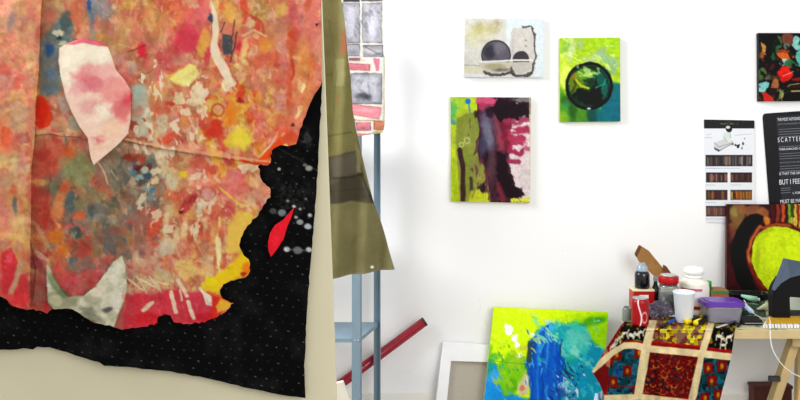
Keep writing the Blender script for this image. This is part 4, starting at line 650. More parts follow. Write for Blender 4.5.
# ---- big green and blue painting
def paint_green(A):
    A.c[:] = rgb('d0f000'); A.mottle(['b8e008'], 16, .6, 5)
    A.poly([(575, 318), (592, 314), (612, 312), (610, 350), (590, 352), (572, 335)], '96d818', .8, 8, 3); A.blob(588, 322, 16, 4, '3c9c28', .7, 5, 3, -15); A.blob(600, 320, 6, 3, '2c8c30', .6, 4, 2); A.blob(578, 330, 10, 4, '54a82c', .5, 4, 3)
    A.poly([(536, 330), (556, 322), (585, 326), (594, 345), (612, 352), (612, 410), (530, 410)], '1c9ab4', 1, 6, 3); A.poly([(556, 345), (566, 330), (585, 326), (592, 340), (585, 352), (575, 360), (560, 356)], '62c8b8', .95, 4, 3); A.blob(578, 346, 10, 7, '6cd0c0', .7, 5, 3); A.blob(590, 372, 20, 18, '1a98b4', .8, 9, 3); A.blob(570, 360, 8, 5, '28b098', .8, 5, 3); A.blob(600, 395, 14, 10, '20a0c0', .6, 6); A.blob(560, 334, 6, 8, '20a8a8', .7, 4, 3)
    A.blob(543, 335, 9, 8, '3ca898', .8, 4, 4); A.blob(536, 320, 2, 7, '78c890', .7, 3, 2, -20); A.blob(549, 322, 5, 3, 'b8e0c0', .9, 2, 2); A.blob(537, 336, 5, 3, '5cb8a0', .8, 2, 2, -40); A.blob(552, 326, 6, 4, '58b8b0', .8, 3, 3); A.blob(532, 336, 3, 2.5, 'f0f0e0', .9, 1.5)
    A.poly([(482, 362), (490, 360), (500, 366), (505, 392), (520, 396), (532, 400), (532, 412), (478, 412)], '2090d8', 1, 4, 2.5); A.blob(493, 358, 6, 4, '50b050', .8, 4, 3); A.blob(488, 352, 4, 8, '68b828', .8, 4, 3); A.blob(492, 378, 7, 6, '48a0e8', .6, 4, 2); A.blob(500, 396, 10, 8, '1c88d0', .7, 4)
    A.poly([(497, 366), (507, 352), (520, 356), (530, 358), (528, 376), (518, 384), (514, 394), (505, 396), (500, 382)], '7cc414', .95, 4, 2.5); A.blob(512, 386, 6, 8, '5cac20', .8, 4, 2); A.blob(524, 348, 5, 3, 'b8a888', .5, 3, 2)
    A.poly([(524, 372), (529, 378), (528, 394), (518, 396), (518, 386)], 'ccc49c', .95, 2, 1.5); A.blob(522, 388, 2.5, 3, 'd07868', .9, 2, 1); A.blob(526, 381, 1.6, 4, 'e8dcc0', .8, 1.5)
    A.poly([(528, 341), (538, 336), (542, 328), (550, 324), (553, 340), (560, 352), (562, 380), (560, 412), (528, 412), (530, 390), (527, 370)], '1762c4', 1, 2.5, 2); A.poly([(528, 341), (536, 341), (534, 356), (530, 372), (527, 362)], '3c4c40', .9, 2, 1); A.blob(533, 350, 2, 6, '1c3450', .8, 2)
    for x, c in ((532, '1450b0'), (537, '2c84dc'), (542, '1048a8'), (546, '3c94e0'), (550, '1860c0'), (554, '2878d0'), (558, '1454b4')): A.line([(x+3, 336+(x % 5)), (x, 365), (x+1, 402)], 2.4, c, .75, 2, 1.5)
    A.line([(552, 324), (546, 338), (540, 352)], 2.5, '3c9cd0', .9, 1.5, 1); A.blob(552, 330, 3, 5, '2c98c0', .8, 3, 2)
    for p in ([(560, 345), (561, 362)], [(564, 360), (566, 372), (574, 376)], [(567, 362), (571, 370), (578, 374), (579, 380)], [(560, 372), (566, 380), (562, 388)], [(572, 378), (575, 386)], [(556, 388), (560, 396)], [(567, 388), (575, 392), (572, 398)], [(562, 366), (570, 378)]): A.line(p, 1.8, '283c6c', .85, 1, 1)
    A.blob(566, 386, 7, 7, 'c8dcf0', .8, 2, 4, 0, tex=1, ws=4); A.blob(572, 394, 6, 5, '8cb0e0', .7, 2, 3, tex=1); A.blob(562, 393, 4, 5, '2c5ca8', .8, 2, 2)
    for x, y, rx, ry, g in ((509, 330, 4, 5.5, 15), (515, 338, 3, 4, 30), (517, 345, 2, 4, 0), (519, 355, 3, 2.6, -10), (506, 326, 2, 3, 0)): A.blob(x, y, rx, ry, 'f4f8ea', 1, 1.2, 1.6, g, ws=4)
    for v in (('8ce0d0', 5, .7, 551, .62, (582, 344, 24, 22), 20), ('109cc8', 5, .7, 552, .6, (590, 385, 24, 26), 50), ('38c0b0', 5, .7, 553, .62, (566, 344, 22, 20), 60), ('58d0e0', 5, .5, 554, .64, (590, 376, 26, 36), 60), ('30a060', 5, .6, 555, .63, (498, 362, 16, 16), 70), ('0c50c0', 4, .7, 556, .6, (545, 372, 16, 36), 85), ('48a8f0', 3.5, .8, 557, .65, (545, 370, 16, 38), 85), ('50a8f0', 5, .6, 558, .62, (492, 388, 16, 22), 40), ('e0f060', 5, .6, 559, .64, (516, 330, 24, 22), 40), ('a0c830', 4, .7, 560, .6, (512, 372, 14, 20), 70), ('90dcb0', 4, .8, 561, .62, (545, 330, 16, 12), 50), ('f0f4f0', 3, .8, 562, .66, (568, 388, 14, 14), 60), ('203c78', 3, .7, 563, .66, (566, 384, 16, 18), 60)): A.smear(v[0], v[1], v[2], v[3], v[4], .05, v[5], v[6], 2.5, 4)
    A.line([(488, 360), (520, 364), (528, 363)], .8, '4c8c3c', .6, .8); A.grain(2.5, .06)
canvas('green_painting', [(494, 307), (608.5, 312), (606, 345), (602, 420), (597, 490), (470, 490), (485, 392)], paint_green, 'large lime and bright blue abstract canvas leaning against the wall left of the table', .6, .025, planepts=((494, 307, 3.46), (608, 312, 3.45), (484, 400, 3.39)), side='c4dc20', gain=.97)

# ---- white frame
p0, n0 = quadplane((443, 342, 3.47), (500, 346, 3.47), (437, 400, 3.435)); f0, _ = planemap(p0, n0)
n0 = Vector(n0); q = lambda *L: [Vector(v) for v in f0(np.array([a for a, b in L], float), np.array([b for a, b in L], float))]
root = thing('unpainted_canvas', 'white stretcher frame with grey-beige backing leaning on the wall behind the green canvas', 'frame', q((460, 440))[0])
for P in ([(443, 342), (512, 346.5), (511, 363), (451, 361)], [(443, 342), (451, 361), (440, 470), (428, 470)], [(428, 470), (440, 470), (500, 470), (503, 483), (426, 483)], [(512, 346.5), (520, 347), (510, 483), (503, 483), (500, 470), (511, 363)]):
    prism('frame_bar', q(*P), n0*.022, M_WHITE, root, bev=.001)
M_BACKING = mat('backing_canvas', 'b6aea2', .8, bump=.1, bscale=200, var=.03)
prism('backing', [v+n0*.018 for v in q((449, 360), (512, 362), (502, 476), (438, 476))], n0*.003, M_BACKING, root, 'grey beige backing cloth')

# ============================================================ TABLE
TZ = .754
M_TOP = mat('worktop_stained', 'bdb48c', .6, var=.1, bscale=30, noise2=('4c6c48', 26, .5, .62))
M_WOOD = mat('trestle_wood', 'c2a878', .6, var=.1, bscale=25); M_EDGE = mat('worktop_edge', 'c4ae80', .6, var=.05)
TX0 = W(622, 0, 2.85).x
root = thing('work_table', 'long pale work table with paint-stained top along the wall, crowded with art supplies', 'table', (1.5, 3.15, 0))
prism('table_top', [Vector((TX0, 2.852, TZ)), Vector((2.35, 2.852, TZ)), Vector((2.35, 3.468, TZ)), Vector((W(640, 0, 3.468).x, 3.468, TZ))], (0, 0, -.026), M_TOP, root)
box('front_edge', (TX0, 2.35, 2.846, 2.8519, TZ-.030, TZ-.001), M_EDGE, root, 'light wood front lip', bev=.0015)
def trestle(label, xf, xb, mir=1):
    r = thing('trestle', label, 'trestle', ((xf+xb)/2, 3.1, 0), 'trestles under the work table'); del r['group']
    zt = TZ-.028-.04
    bar('top_beam', (xf, 2.88, zt+.019), (xb, 3.42, zt+.019), .05, .036, M_WOOD, r)
    bar('leg', (xf, 2.93, zt+.01), (xf-.24*mir, 2.91, .012), .034, .03, M_WOOD, r); bar('leg', (xf+.035*mir, 2.96, zt+.01), (xf+.30*mir, 2.96, .012), .034, .03, M_WOOD, r)
    bar('leg', (xb, 3.30, zt+.01), (xb-.01*mir, 3.30, .012), .028, .028, M_WOOD, r); bar('leg', (xb+.035*mir, 3.25, zt+.01), (xb+.34*mir, 3.2, .012), .034, .03, M_WOOD, r)
    p = Vector((xf, 2.93, zt+.01)).lerp(Vector((xf-.24*mir, 2.91, .012)), .2+.0); p = W(772.5, 379, 2.908) if mir == 1 else p
    box('hinge', (p.x-.010, p.x+.026, p.y-.004, p.y+.012, p.z-.008, p.z+.008), M_DARK, r, 'dark steel hinge')
    return r
trestle('pale wooden trestle under the bare part of the work table', 1.345, 1.54)

M_BROWN = mat('brown_box', '4c2018', .6, var=.1)
r = thing('brown_crate', 'dark reddish brown box standing on the floor against the wall behind the slanted table leg', 'box', (1.46, 3.45, 0))
bm = bmesh.new(); X0, X1, Z1 = W(754, 0, 3.43).x, W(792, 0, 3.43).x, W(0, 386, 3.43).z
box_bm(bm, X0, X1, 3.43, 3.485, 0, Z1-.012, bev=.002)
bmobj('crate_body', bm, M_BROWN, r); box('lid', (X0-.003, X1+.003, 3.427, 3.487, Z1-.0118, Z1), M_BROWN, r, bev=.001)
M_RAG = mat('green_rag', '5a7a5c', .9, bump=.3, bscale=60)
M_TAN = mat('tan_cardboard', 'd9a96a', .7, var=.06)
r = thing('cardboard_folder', 'tan cardboard folder at the extreme lower right edge under the table', 'folder', W(812, 400, 2.9))
r.location.z = 0
prism('cover', [W(801, 377, 2.87), W(822, 380, 2.87), Vector((W(818, 0, 2.87).x, 2.87, 0)), Vector((W(780, 0, 2.87).x, 2.87, 0))], (.0, .014, 0), M_TAN, r)

# ============================================================ PATCHWORK CLOTH
def inq(A, P): return sdpoly(A.X, A.Y, P)
def paint_cloth(A):
    A.c[:] = rgb('8c1c1c'); A.mottle(['6c1418'], 5, .5, 5)
    X, Y = A.X, A.Y
    cell = lambda s, sd, th: (fbm(X, Y, s, sd, 2) > th)*1.
    # black and white horses panels
    for P in ([(610, 352), (616, 338), (628, 316), (652, 315), (646, 343), (630, 340), (614, 349)], [(712, 318), (737, 318), (733, 350), (706, 347)]):
        m = (inq(A, P) < 0); A.mix(m*1., '18120e'); 
        A.mix(m*cell(4, 91, .66), '7c6c1c')
    R = random.Random(4)
    for x, y, g in ((618, 339, -50), (625, 333, -20), (637, 334, 0), (631, 335, 30), (641, 332, 20), (719, 336, 0), (724, 339, 20), (729, 337, -30), (723, 345, 10), (613, 346, -50)):
        A.blob(x, y, 3.2, 1.5, 'e4e0cc', .95, 1, 1.2, g, ws=3); A.line([(x-2, y), (x-3, y+4)], 1.1, 'd8d4c0', .9, .7, .4); A.line([(x+2, y), (x+2.5, y+4)], 1.1, 'd8d4c0', .9, .7, .4); A.line([(x+2, y), (x+4, y-3)], 1.3, 'd8d4c0', .9, .7, .4)
    A.line([(628, 324), (650, 323)], 3, 'a8981c', .85, 1.5, .8, tex=.6); A.line([(712, 325), (735, 327)], 3, 'a8a41c', .85, 1.5, .8, tex=.6)
    A.line([(614, 350), (626, 341), (645, 343)], 2, '9c1c1c', .9, 1, .3); A.line([(706, 348), (733, 352)], 1.6, 'a81c1c', .9, 1, .3)
    # yellow panel
    P = [(654, 314), (709, 318), (703, 346), (652, 341), (648, 340)]; m = (inq(A, P) < 0)*1.; A.mix(m, 'b8a01e'); A.mix(m*(vnoise(X, Y, 4, 77) > .55), 'd8cc38'); A.mix(m*(vnoise(X, Y, 3.4, 79) > .62), '8c6c5c'); A.mix(m*(vnoise(X, Y, 3, 83) > .7), '7a4436')
    A.line([(651, 342), (703, 347)], 1.6, 'b02418', .95, 1, .3); A.line([(656, 316), (650, 341)], 1.4, 'b02418', .95, .8, .3); A.line([(709, 318), (703, 346)], 1.4, 'a82020', .95, .8, .3)
    # teal blocks
    for P in ([(613, 352), (626, 347), (641, 349), (636, 400), (606, 396), (607, 370)], [(703, 357), (732, 360), (726, 400), (716, 440), (692, 440), (697, 395)]):
        m = (inq(A, P) < 0)*1.; A.mix(m, '1c5058'); A.mix(m*(vnoise(X, Y, 4, 97) > .6), '2c6c80'); A.mix(m*(vnoise(X, Y, 3, 99) > .66), '143438')
    A.blob(618, 372, 4, 6, '1c68a8', .7, 3, 1)
    for x, y in ((627, 371), (613, 382), (617, 355), (609, 360), (639, 353), (712, 381), (722, 366), (705, 398), (718, 395), (637, 392), (708, 368)):
        A.rect(x-4.5, y-5.5, x+4.5, y+5.5, '8c1818', .9, 1.5, .8); A.blob(x, y, 1.6, 2.6, 'c8901c', .9, 1, .8); A.blob(x-1, y+3, 1, 1, '3c7c30', .9, .8)
    A.line([(608, 386), (640, 386)], 1.4, '9c2018', .8, 1, .5)
    # big red panel
    P = [(648, 352), (700, 357), (690, 398), (641, 394)]; m = (inq(A, P) < 0)*1.; A.mix(m, '741016'); A.mix(m*(vnoise(X, Y, 2.2, 107) > .68), '2c2c34'); A.mix(m*(vnoise(X, Y, 2, 109) > .74), 'a04c30')
    A.poly(P, 'b01c18', 0); 
    for p in ([(648, 351), (700, 356.5)], [(700, 356), (690, 400)], [(648, 352), (641, 394)], [(641, 396), (690, 399)], [(593, 371), (606, 390), (606, 400)], [(611, 353), (607, 372), (607, 392)]): A.line(p, 1.8, 'b02018', .95, 1, .3)
    for x, y in ((656, 366), (679, 367), (653, 385), (674, 386), (664, 376), (690, 378)):
        A.ring(x, y, 2.6, 1, 'c8942c', .85, .8, .4, .7); A.blob(x+.5, y-1.3, 2.6, 1.4, '741016', .95, .8, 0)
    # dark red left flap
    A.poly([(592, 371), (604, 357), (609, 362), (607, 392), (603, 388)], '781218', 1, 1, .3); A.mottle(['500c10'], 3, .3, 19)
    # cream sashing
    cr = 'dccba0'
    A.poly([(590, 371), (600, 359), (612, 349.5), (624, 342.5), (636, 342), (647, 345), (700, 350), (736, 354), (735, 361), (700, 357), (646, 352), (634, 348.5), (624, 349), (613, 356), (602, 366), (594, 373)], cr, 1, 1, .4)
    A.poly([(604, 353), (609, 352), (618, 372), (614, 374)], cr, .0); A.poly([(649, 320), (657, 320), (651, 345), (647, 370), (642, 396), (634, 396), (638, 370), (641, 350), (645, 335)], cr, 1, 1, .4); A.poly([(709, 318), (716, 318), (710, 340), (704, 358), (697, 396), (690, 410), (688, 400), (695, 370), (701, 345)], cr, 1, 1, .4)
    A.poly([(603, 352), (607, 348), (610, 360), (610, 368), (606, 366)], cr, .5, 1.5, .3)
    A.poly([(604, 395), (640, 394), (668, 397), (716, 403), (716, 408), (668, 402), (640, 400), (604, 402)], cr, 1, 1, .4)
    A.poly([(600, 403), (640, 401), (690, 405), (716, 409), (712, 445), (600, 445)], '3c4c50', 1, 1, .4)
    A.grain(5, .08); A.c = np.clip((A.c-.5)*1.15+.45, .015, 1)*.93
FY = 329.5
def cloth_map(X, Y):
    # above the fold the cloth lies on the table; below it hangs in soft folds in front of the edge
    zt = TZ+.004; tt = (EYE-zt)*F/np.maximum(Y-HZ, 1)          # depth where the ray meets the top
    fold = .010*np.sin(X*.16+.6)+.007*np.sin(X*.37+2); g = np.clip((Y-FY)/30, 0, 1)
    yh = 2.838-.012*g-fold*g-.02*np.clip((Y-350)/60, 0, 1)-.10*np.clip((626-X)/34, 0, 1)*np.clip((Y-318)/26, 0, 1)
    k = np.clip((Y-FY+1.5)/3, 0, 1); k = np.maximum(k, np.clip((627-X)/4, 0, 1)*np.clip((Y-322)/6, 0, 1))
    d = tt*(1-k)+yh*k; d = np.where(Y > FY+1.5, yh, d)
    dome = .0
    return np.stack([(X-CX)/F*d, d, EYE-(Y-HZ)/F*d], -1)
OC = [(630, 316.5), (650, 315), (680, 316), (710, 318), (735, 321), (735.5, 326), (733, 345), (731, 358), (727, 374), (723, 388), (720, 400), (714, 440), (606, 438), (604, 410), (604, 394), (600, 384), (592, 371.5), (598, 362), (603, 353), (609, 344), (614, 336), (621, 325)]
o = sheet('patchwork_cloth', OC, cloth_map, paint_cloth, .6, M_CLOTH, .0015, (0, .55, -.83))
tag(o, 'red, yellow and teal patchwork cloth with cream bands draped over the left table end', 'tablecloth')
# pale blue bag below the cloth corner
M_BAG = mat('pale_blue_plastic', 'b4d4ee', .3, var=.05, bump=.4, bscale=30)
def blobmesh(name, c, s, m, parent=None, seed=1, amp=.25, sub=3, label=None, flat=True):
    bm = bmesh.new(); bmesh.ops.create_icosphere(bm, subdivisions=sub, radius=1); R = random.Random(seed)
    from mathutils import noise
    for v in bm.verts:
        n = v.co.normalized(); k = 1+amp*noise.noise(n*2.3+Vector((seed, 0, 0)))+amp*.6*noise.noise(n*5+Vector((0, seed, 0)))
        v.co = Vector(c)+Vector((n.x*s[0], n.y*s[1], n.z*s[2]))*k
    return bmobj(name, bm, m, parent, label, not flat)
bc = W(603, 425, 2.76); r = tag(blobmesh('plastic_bag', (bc.x, 2.80, .0+.215), (.042, .035, .2), M_BAG, None, 4, .22, 4), 'pale blue plastic bag just showing below the left corner of the patchwork cloth', 'bag')
r.data.transform(Matrix.Translation((0, 0, W(0, 391, 2.8).z-max(v.co.z for v in r.data.vertices))))
zmin = min(v.co.z for v in r.data.vertices); zm = max(v.co.z for v in r.data.vertices)
for v in r.data.vertices:
    v.co.z = (v.co.z-zmin)/(zm-zmin)*zm+.002; k = 1+1.2*max(0, 1-v.co.z/.28)
    v.co.x = bc.x+(v.co.x-bc.x)*k; v.co.y = 2.80+(v.co.y-2.80)*k

# ============================================================ THINGS ON THE TABLE
TC = TZ+.0065   # on the cloth
def onT(px, py, z=TZ+.0008): Y = (EYE-z)*F/(py-HZ); return Vector(((px-CX)/F*Y, Y, z))
def U(c): return c.y/F                     # metres per frame unit at that depth
M_GLASS = mat('clear_glass', 'e6ecec', .05, trans=.92, spec=.5); M_RED = mat('red_gloss', 'a8080e', .35, spec=.3); M_WPL = mat('white_plastic', 'f0f0ec', .4)
M_SILV = mat('silver_metal', 'b8b8b4', .35, metal=.6); M_BLK = mat('black_plastic', '0c0c10', .4); M_SMOKE = mat('brush_water', '5a564c', .3, var=.3)
# red soda can
c = onT(640, 325, TC); u = U(c); r = thing('drink_can', 'red drink can with white swirl at the left front of the patchwork cloth', 'can', c)
h = 29*u; R = 8.6*u
def lathe_paint(name, c, prof, paint, parent, m=M_PRINT, seg=96, label=None, rows=40):
    hs = [p[1] for p in prof]; rs = [p[0] for p in prof]; hh = np.linspace(hs[0], hs[-1], rows); rr = np.interp(hh, hs, rs)
    th = np.arange(seg)/seg*2*np.pi; T, H = np.meshgrid(th, hh); A = Art(T*20, H/hs[-1]*40); paint(A, T, H/hs[-1])
    V = np.stack([c[0]+np.cos(T)*rr[:, None], c[1]+np.sin(T)*rr[:, None], c[2]+H], -1).reshape(-1, 3); idx = np.arange(rows*seg).reshape(rows, seg); nx = np.roll(idx, -1, 1)
    q = np.stack([idx[:-1], nx[:-1], nx[1:], idx[1:]], -1).reshape(-1, 4)
    me = npmesh(name, V, [q, idx[0][::-1][None], idx[-1][None]], A.c.reshape(-1, 3)); me.materials.append(m); me.polygons.foreach_set('use_smooth', np.r_[np.ones(len(q), bool), [False, False]])
    return link(name, me, None, parent, label)
def pcan(A, T, v):
    A.c[:] = rgb('98040e'); t = (T-1.5*np.pi)*2   # front faces -y
    A.mix(np.clip(1.4-np.abs(t*.9+.55-np.sin(v*5)*.35)*7, 0, 1), 'f2eaea'); A.mix(np.clip(1.2-np.abs(np.hypot((t-.55)*1.1, (v-.35)*4.)-.75)*6, 0, 1)*.8, 'e8c8b8')
lathe_paint('can_body', c, [(R*.86, 0), (R, h*.06), (R, h*.82), (R*.84, h*.92)], pcan, r, m=mat('can_print', 'fff', .35, attr=True, spec=.3))
lathe('can_lid', c+Vector((0, 0, h*.9205)), [(R*.84, 0), (R*.86, h*.03), (R*.78, h*.032), (R*.76, h*.012), (.001, h*.012)], M_SILV, r, 'silver can top')
# grey glass jar at left
c = onT(627, 321, TC); c.x += .004; r = thing('small_glass_jar', 'small grey glass jar at the left end of the table beside the red can', 'jar', c); u = U(c)
M_GREYGL = mat('grey_glass', 'a8b0a8', .1, trans=.6, spec=.5)
lathe('jar_body', c, [(5.4*u, 0), (6*u, 1*u), (6*u, 11*u), (5*u, 13*u), (4.6*u, 14*u), (4.2*u, 14*u), (4.4*u, 11*u), (5*u, 2*u), (.001, 1.5*u)], M_GREYGL, r)
# red box
c = onT(645.5, 314, TC); u = U(c); r = thing('red_box', 'red carton with a white label and cream top, behind the red can', 'box', c)
zt = EYE-(291.5-HZ)*u-c.z
box('carton', (c.x-12*u, c.x+9*u, c.y, c.y+.06, c.z, c.z+zt), M_RED, r, bev=.001)
M_CREAM = mat('cream_card', 'e8d8b0', .6); M_LAB = mat('white_label', 'eee8e0', .5)
box('lid_panel', (c.x-12.3*u, c.x+9.3*u, c.y-.001, c.y+.061, c.z+zt+.0002, c.z+zt+.006), M_CREAM, r, 'cream lid', bev=.001)
box('label_sticker', (c.x-6*u, c.x+3*u, c.y-.0018, c.y-.0002, c.z+zt-7*u, c.z+zt-3.5*u), M_LAB, r, 'white label')
box('label_sticker', (c.x-11.5*u, c.x-7*u, c.y-.0018, c.y-.0002, c.z+zt-12*u, c.z+zt-5*u), mat('grey_green_sticker', 'a8b4a0', .5), r, 'grey green label')
# ink jar on the box
b = Vector((c.x-1*u, c.y+.030, c.z+zt+.0068)); u = U(b); r = thing('ink_jar', 'black ink jar with bluish glass neck standing on the red carton', 'jar', b)
M_INK = mat('black_ink_glass', '0a0c12', .12, spec=.7); M_BLUEGL = mat('bluish_glass', 'b4c8d8', .1, trans=.5)
lathe('jar_body', b, [(6.5*u, 0), (7.3*u, 1*u), (7.3*u, 14*u), (6.2*u, 16.5*u), (.001, 16.6*u)], M_INK, r)
lathe('neck', b+Vector((0, 0, 16.7*u)), [(5*u, 0), (5.6*u, 1*u), (5.4*u, 4*u), (3.6*u, 6*u), (3.2*u, 8*u), (.001, 8*u)], M_BLUEGL, r, 'bluish glass neck')
# dark bottle between
c = onT(655.5, 311, TC); u = U(c); r = thing('dark_bottle', 'slim dark bottle with blue shoulder between the carton and the red-lidded jar', 'bottle', c)
lathe('bottle_body', c, [(3.6*u, 0), (4*u, 1*u), (4*u, 22*u), (2*u, 27*u), (1.7*u, 30*u), (.001, 30*u)], M_INK, r); lathe('cap', c+Vector((0, 0, 30.1*u)), [(2.2*u, 0), (2.2*u, 4*u), (.001, 4*u)], M_BLUEGL, r, 'pale blue cap')
# wooden board leaning on the wall
M_PLY = mat('brown_plank', '9c7040', .6, var=.12, bscale=30, noise2=('7c5430', 30, .6, .75)); M_PLYD = mat('dark_plank_edge', '6c4028', .7)
f1, nv = planemap(np.array(W(650, 262, 3.38)), (0, 1, .10)); q1 = lambda *L: [Vector(v) for v in f1(np.array([a for a, b in L], float), np.array([b for a, b in L], float))]
r = thing('wooden_board', 'brown wooden board leaning diagonally against the wall behind the jars', 'board', q1((668, 290))[0])
nv = Vector(nv)
prism('plank', q1((641.5, 246.5), (649, 251), (672, 279), (680.5, 290), (667, 290), (657, 279), (640, 263), (637, 257)), nv*.014, M_PLY, r, bev=.0008)
prism('plank_end', q1((641.3, 246.2), (636.6, 257.3), (635.2, 254.8), (639.5, 246)), nv*.014, M_PLYD, r, 'darker cut end')
prism('clamp_block', [v-nv*.012 for v in q1((663, 264.5), (666, 266), (672, 275), (668, 277), (662.5, 270))], nv*.0115, M_PLYD, r, 'dark wedge on the edge')
# red lidded jar
c = onT(668.5, 315, TC); u = U(c); r = thing('glass_jar', 'glass jar with a red lid holding murky grey water', 'jar', c)
lathe('glass_body', c, [(8.8*u, 0), (9.6*u, 1.2*u), (9.8*u, 22*u), (9.2*u, 29*u), (8.2*u, 32*u), (7.9*u, 32*u), (8.9*u, 28*u), (9.4*u, 22*u), (9.2*u, 2*u), (.001, 1.5*u)], M_GLASS, r)
lathe('contents', c+Vector((0, 0, 2*u)), [(8.9*u, 0), (9.1*u, 1*u), (9.1*u, 19*u), (.001, 19*u)], M_SMOKE, r, 'murky grey contents')
lathe('lid', c+Vector((0, 0, 32.2*u)), [(9.6*u, 0), (10*u, .8*u), (10*u, 6*u), (9.4*u, 7*u), (8*u, 7.1*u), (.001, 7.1*u)], M_RED, r, 'red screw lid')
lathe('lid_top', c+Vector((0, 0, 39.4*u)), [(7.6*u, 0), (7.6*u, 1*u), (6.8*u, 1.3*u), (.001, 1.0*u)], M_SILV, r, 'silver lid centre')
# white bottle
c = onT(694, 312.6, TC); u = U(c); r = thing('white_bottle', 'large white plastic bottle with red label stripe, tallest on the table', 'bottle', c)
def pbot(A, T, v):
    A.c[:] = rgb('e6e0d2'); t = T-1.5*np.pi
    A.mix(((np.abs(v-.72) < .04) & (t < .25) & (t > -1.35))*1., 'b4040c'); A.mix(((np.abs(v-.22) < .06) & (np.abs(t+.12) < .22))*1., 'b4040c'); A.mix(((np.abs(v-.6) < .13) & (t < .25) & (t > -1.3))*.5, 'e0e4ee'); A.mix(((np.abs(v-.84) < .04) & (t > 1.1) & (t < 1.5))*.8, 'd84050')
lathe_paint('bottle_body', c, [(13.6*u, 0), (14.4*u, 1.5*u), (14.6*u, 26*u), (13.8*u, 31*u), (9.5*u, 34.3*u), (8*u, 35*u)], pbot, r, m=mat('bottle_print', 'fff', .35, attr=True))
lathe('cap', c+Vector((0, 0, 35.2*u)), [(8*u, 0), (8*u, 2*u), (7.2*u, 2.3*u), (7.2*u, 3.4*u), (9.6*u, 4*u), (9.8*u, 7.6*u), (9*u, 9.4*u), (6.5*u, 10.4*u), (.001, 10.4*u)], M_WPL, r, 'stepped white screw cap')
# white cup
M_CUP = mat('cup_plastic', 'dfe4ec', .4)
c = onT(684, 321.5, TC); u = U(c); r = tag(lathe('plastic_cup', c, [(8*u, 0), (8.2*u, .4*u), (10.3*u, 28.5*u), (10.9*u, 29*u), (10.9*u, 30*u), (10.1*u, 30.2*u), (9.7*u, 28*u), (7.8*u, 1.4*u), (.001, 1.2*u)], M_CUP, None), 'white plastic cup standing in front of the white bottle', 'cup')
r.data.transform(Matrix.Translation(-c)); r.location = c
# green capped small bottle + carton behind
c = onT(708.5, 300); u = U(c); r = thing('small_bottle', 'small dark bottle with bright green cap behind the purple lidded box', 'bottle', c)
lathe('bottle_body', c, [(3.6*u, 0), (3.8*u, .5*u), (3.8*u, 12*u), (2.2*u, 14*u), (.001, 14*u)], mat('dark_green_bottle', '2c4c30', .3), r); lathe('cap', c+Vector((0, 0, 14.1*u)), [(3*u, 0), (3*u, 4.4*u), (2.4*u, 5*u), (.001, 5*u)], mat('green_cap', '1fa03c', .4), r, 'bright green cap')
M_OCH = mat('ochre_carton', '8a6a3a', .7, var=.15); M_OR = mat('orange_red_card', 'b8502c', .6, var=.2, bscale=60)
c = onT(719, 301.5); u = U(c); r = thing('paint_box', 'brown and green paint carton behind the purple lidded box', 'box', c)
box('carton', (c.x-7*u, c.x+9.5*u, c.y, c.y+.07, c.z, c.z+11*u), M_OCH, r, bev=.001); box('green_band', (c.x-7.1*u, c.x+9.6*u, c.y-.0012, c.y-.0002, c.z+8*u, c.z+10.5*u), mat('green_band', '4c7c48', .6), r, 'green band'); box('orange_band', (c.x-7.1*u, c.x+9.6*u, c.y-.0012, c.y-.0002, c.z+3.5*u, c.z+6*u), M_OR, r, 'orange red band')
# purple container
c = onT(726, 322); u = U(c); c = onT(726, 323, TC); u = U(c); r = thing('plastic_container', 'clear plastic food container with purple lid', 'container', c)
M_TUB = mat('cloudy_plastic', 'd4d0e0', .15, trans=.75, spec=.4); M_PUR = mat('purple_plastic', '6434a4', .25, trans=.2)
def rbox(name, cx, cy, z0, z1, w0, d0, w1, d1, rad, m, parent, label=None, hollow=False, n=6):
    def ring(w, d, z, rr):
        return [Vector((cx+sx*(w/2-rr)+math.cos(a)*rr, cy+sy*(d/2-rr)+math.sin(a)*rr, z)) for sx, sy, a0 in ((1, 1, 0), (-1, 1, 90), (-1, -1, 180), (1, -1, 270)) for a in [math.radians(a0+90*k/n) for k in range(n+1)]]
    bm = bmesh.new(); L = [ring(w0*.97, d0*.97, z0, rad*.9), ring(w0, d0, z0+(z1-z0)*.06, rad), ring(w1, d1, z1-(z1-z0)*.06, rad), ring(w1*.98, d1*.98, z1, rad*.95)]
    if hollow: L += [ring(w1*.95, d1*.93, z1, rad*.9), ring(w0*.94, d0*.93, z0+.002, rad*.85)]
    V = [[bm.verts.new(p) for p in l] for l in L]
    for a, b in zip(V[:-1], V[1:]):
        for k in range(len(a)): bm.faces.new((a[k], a[(k+1) % len(a)], b[(k+1) % len(a)], b[k]))
    bm.faces.new(V[0]); bm.faces.new(V[-1]); return bmobj(name, bm, m, parent, label)
ww, dd = 37*u, .088
c.y += dd/2; c.z = TZ+.0008
rbox('tub', c.x, c.y, TC, TC+15.5*u, ww*.9, dd*.9, ww, dd, .02, M_TUB, r, hollow=True)
rbox('lid', c.x, c.y, TC+15.7*u, TC+20*u, ww*1.13, dd*1.14, ww*1.1, dd*1.1, .024, M_PUR, r, 'purple snap lid'); rbox('lid_panel', c.x, c.y, TC+20.05*u, TC+20.8*u, ww*.9, dd*.88, ww*.88, dd*.86, .018, M_PUR, r, 'raised purple lid centre')
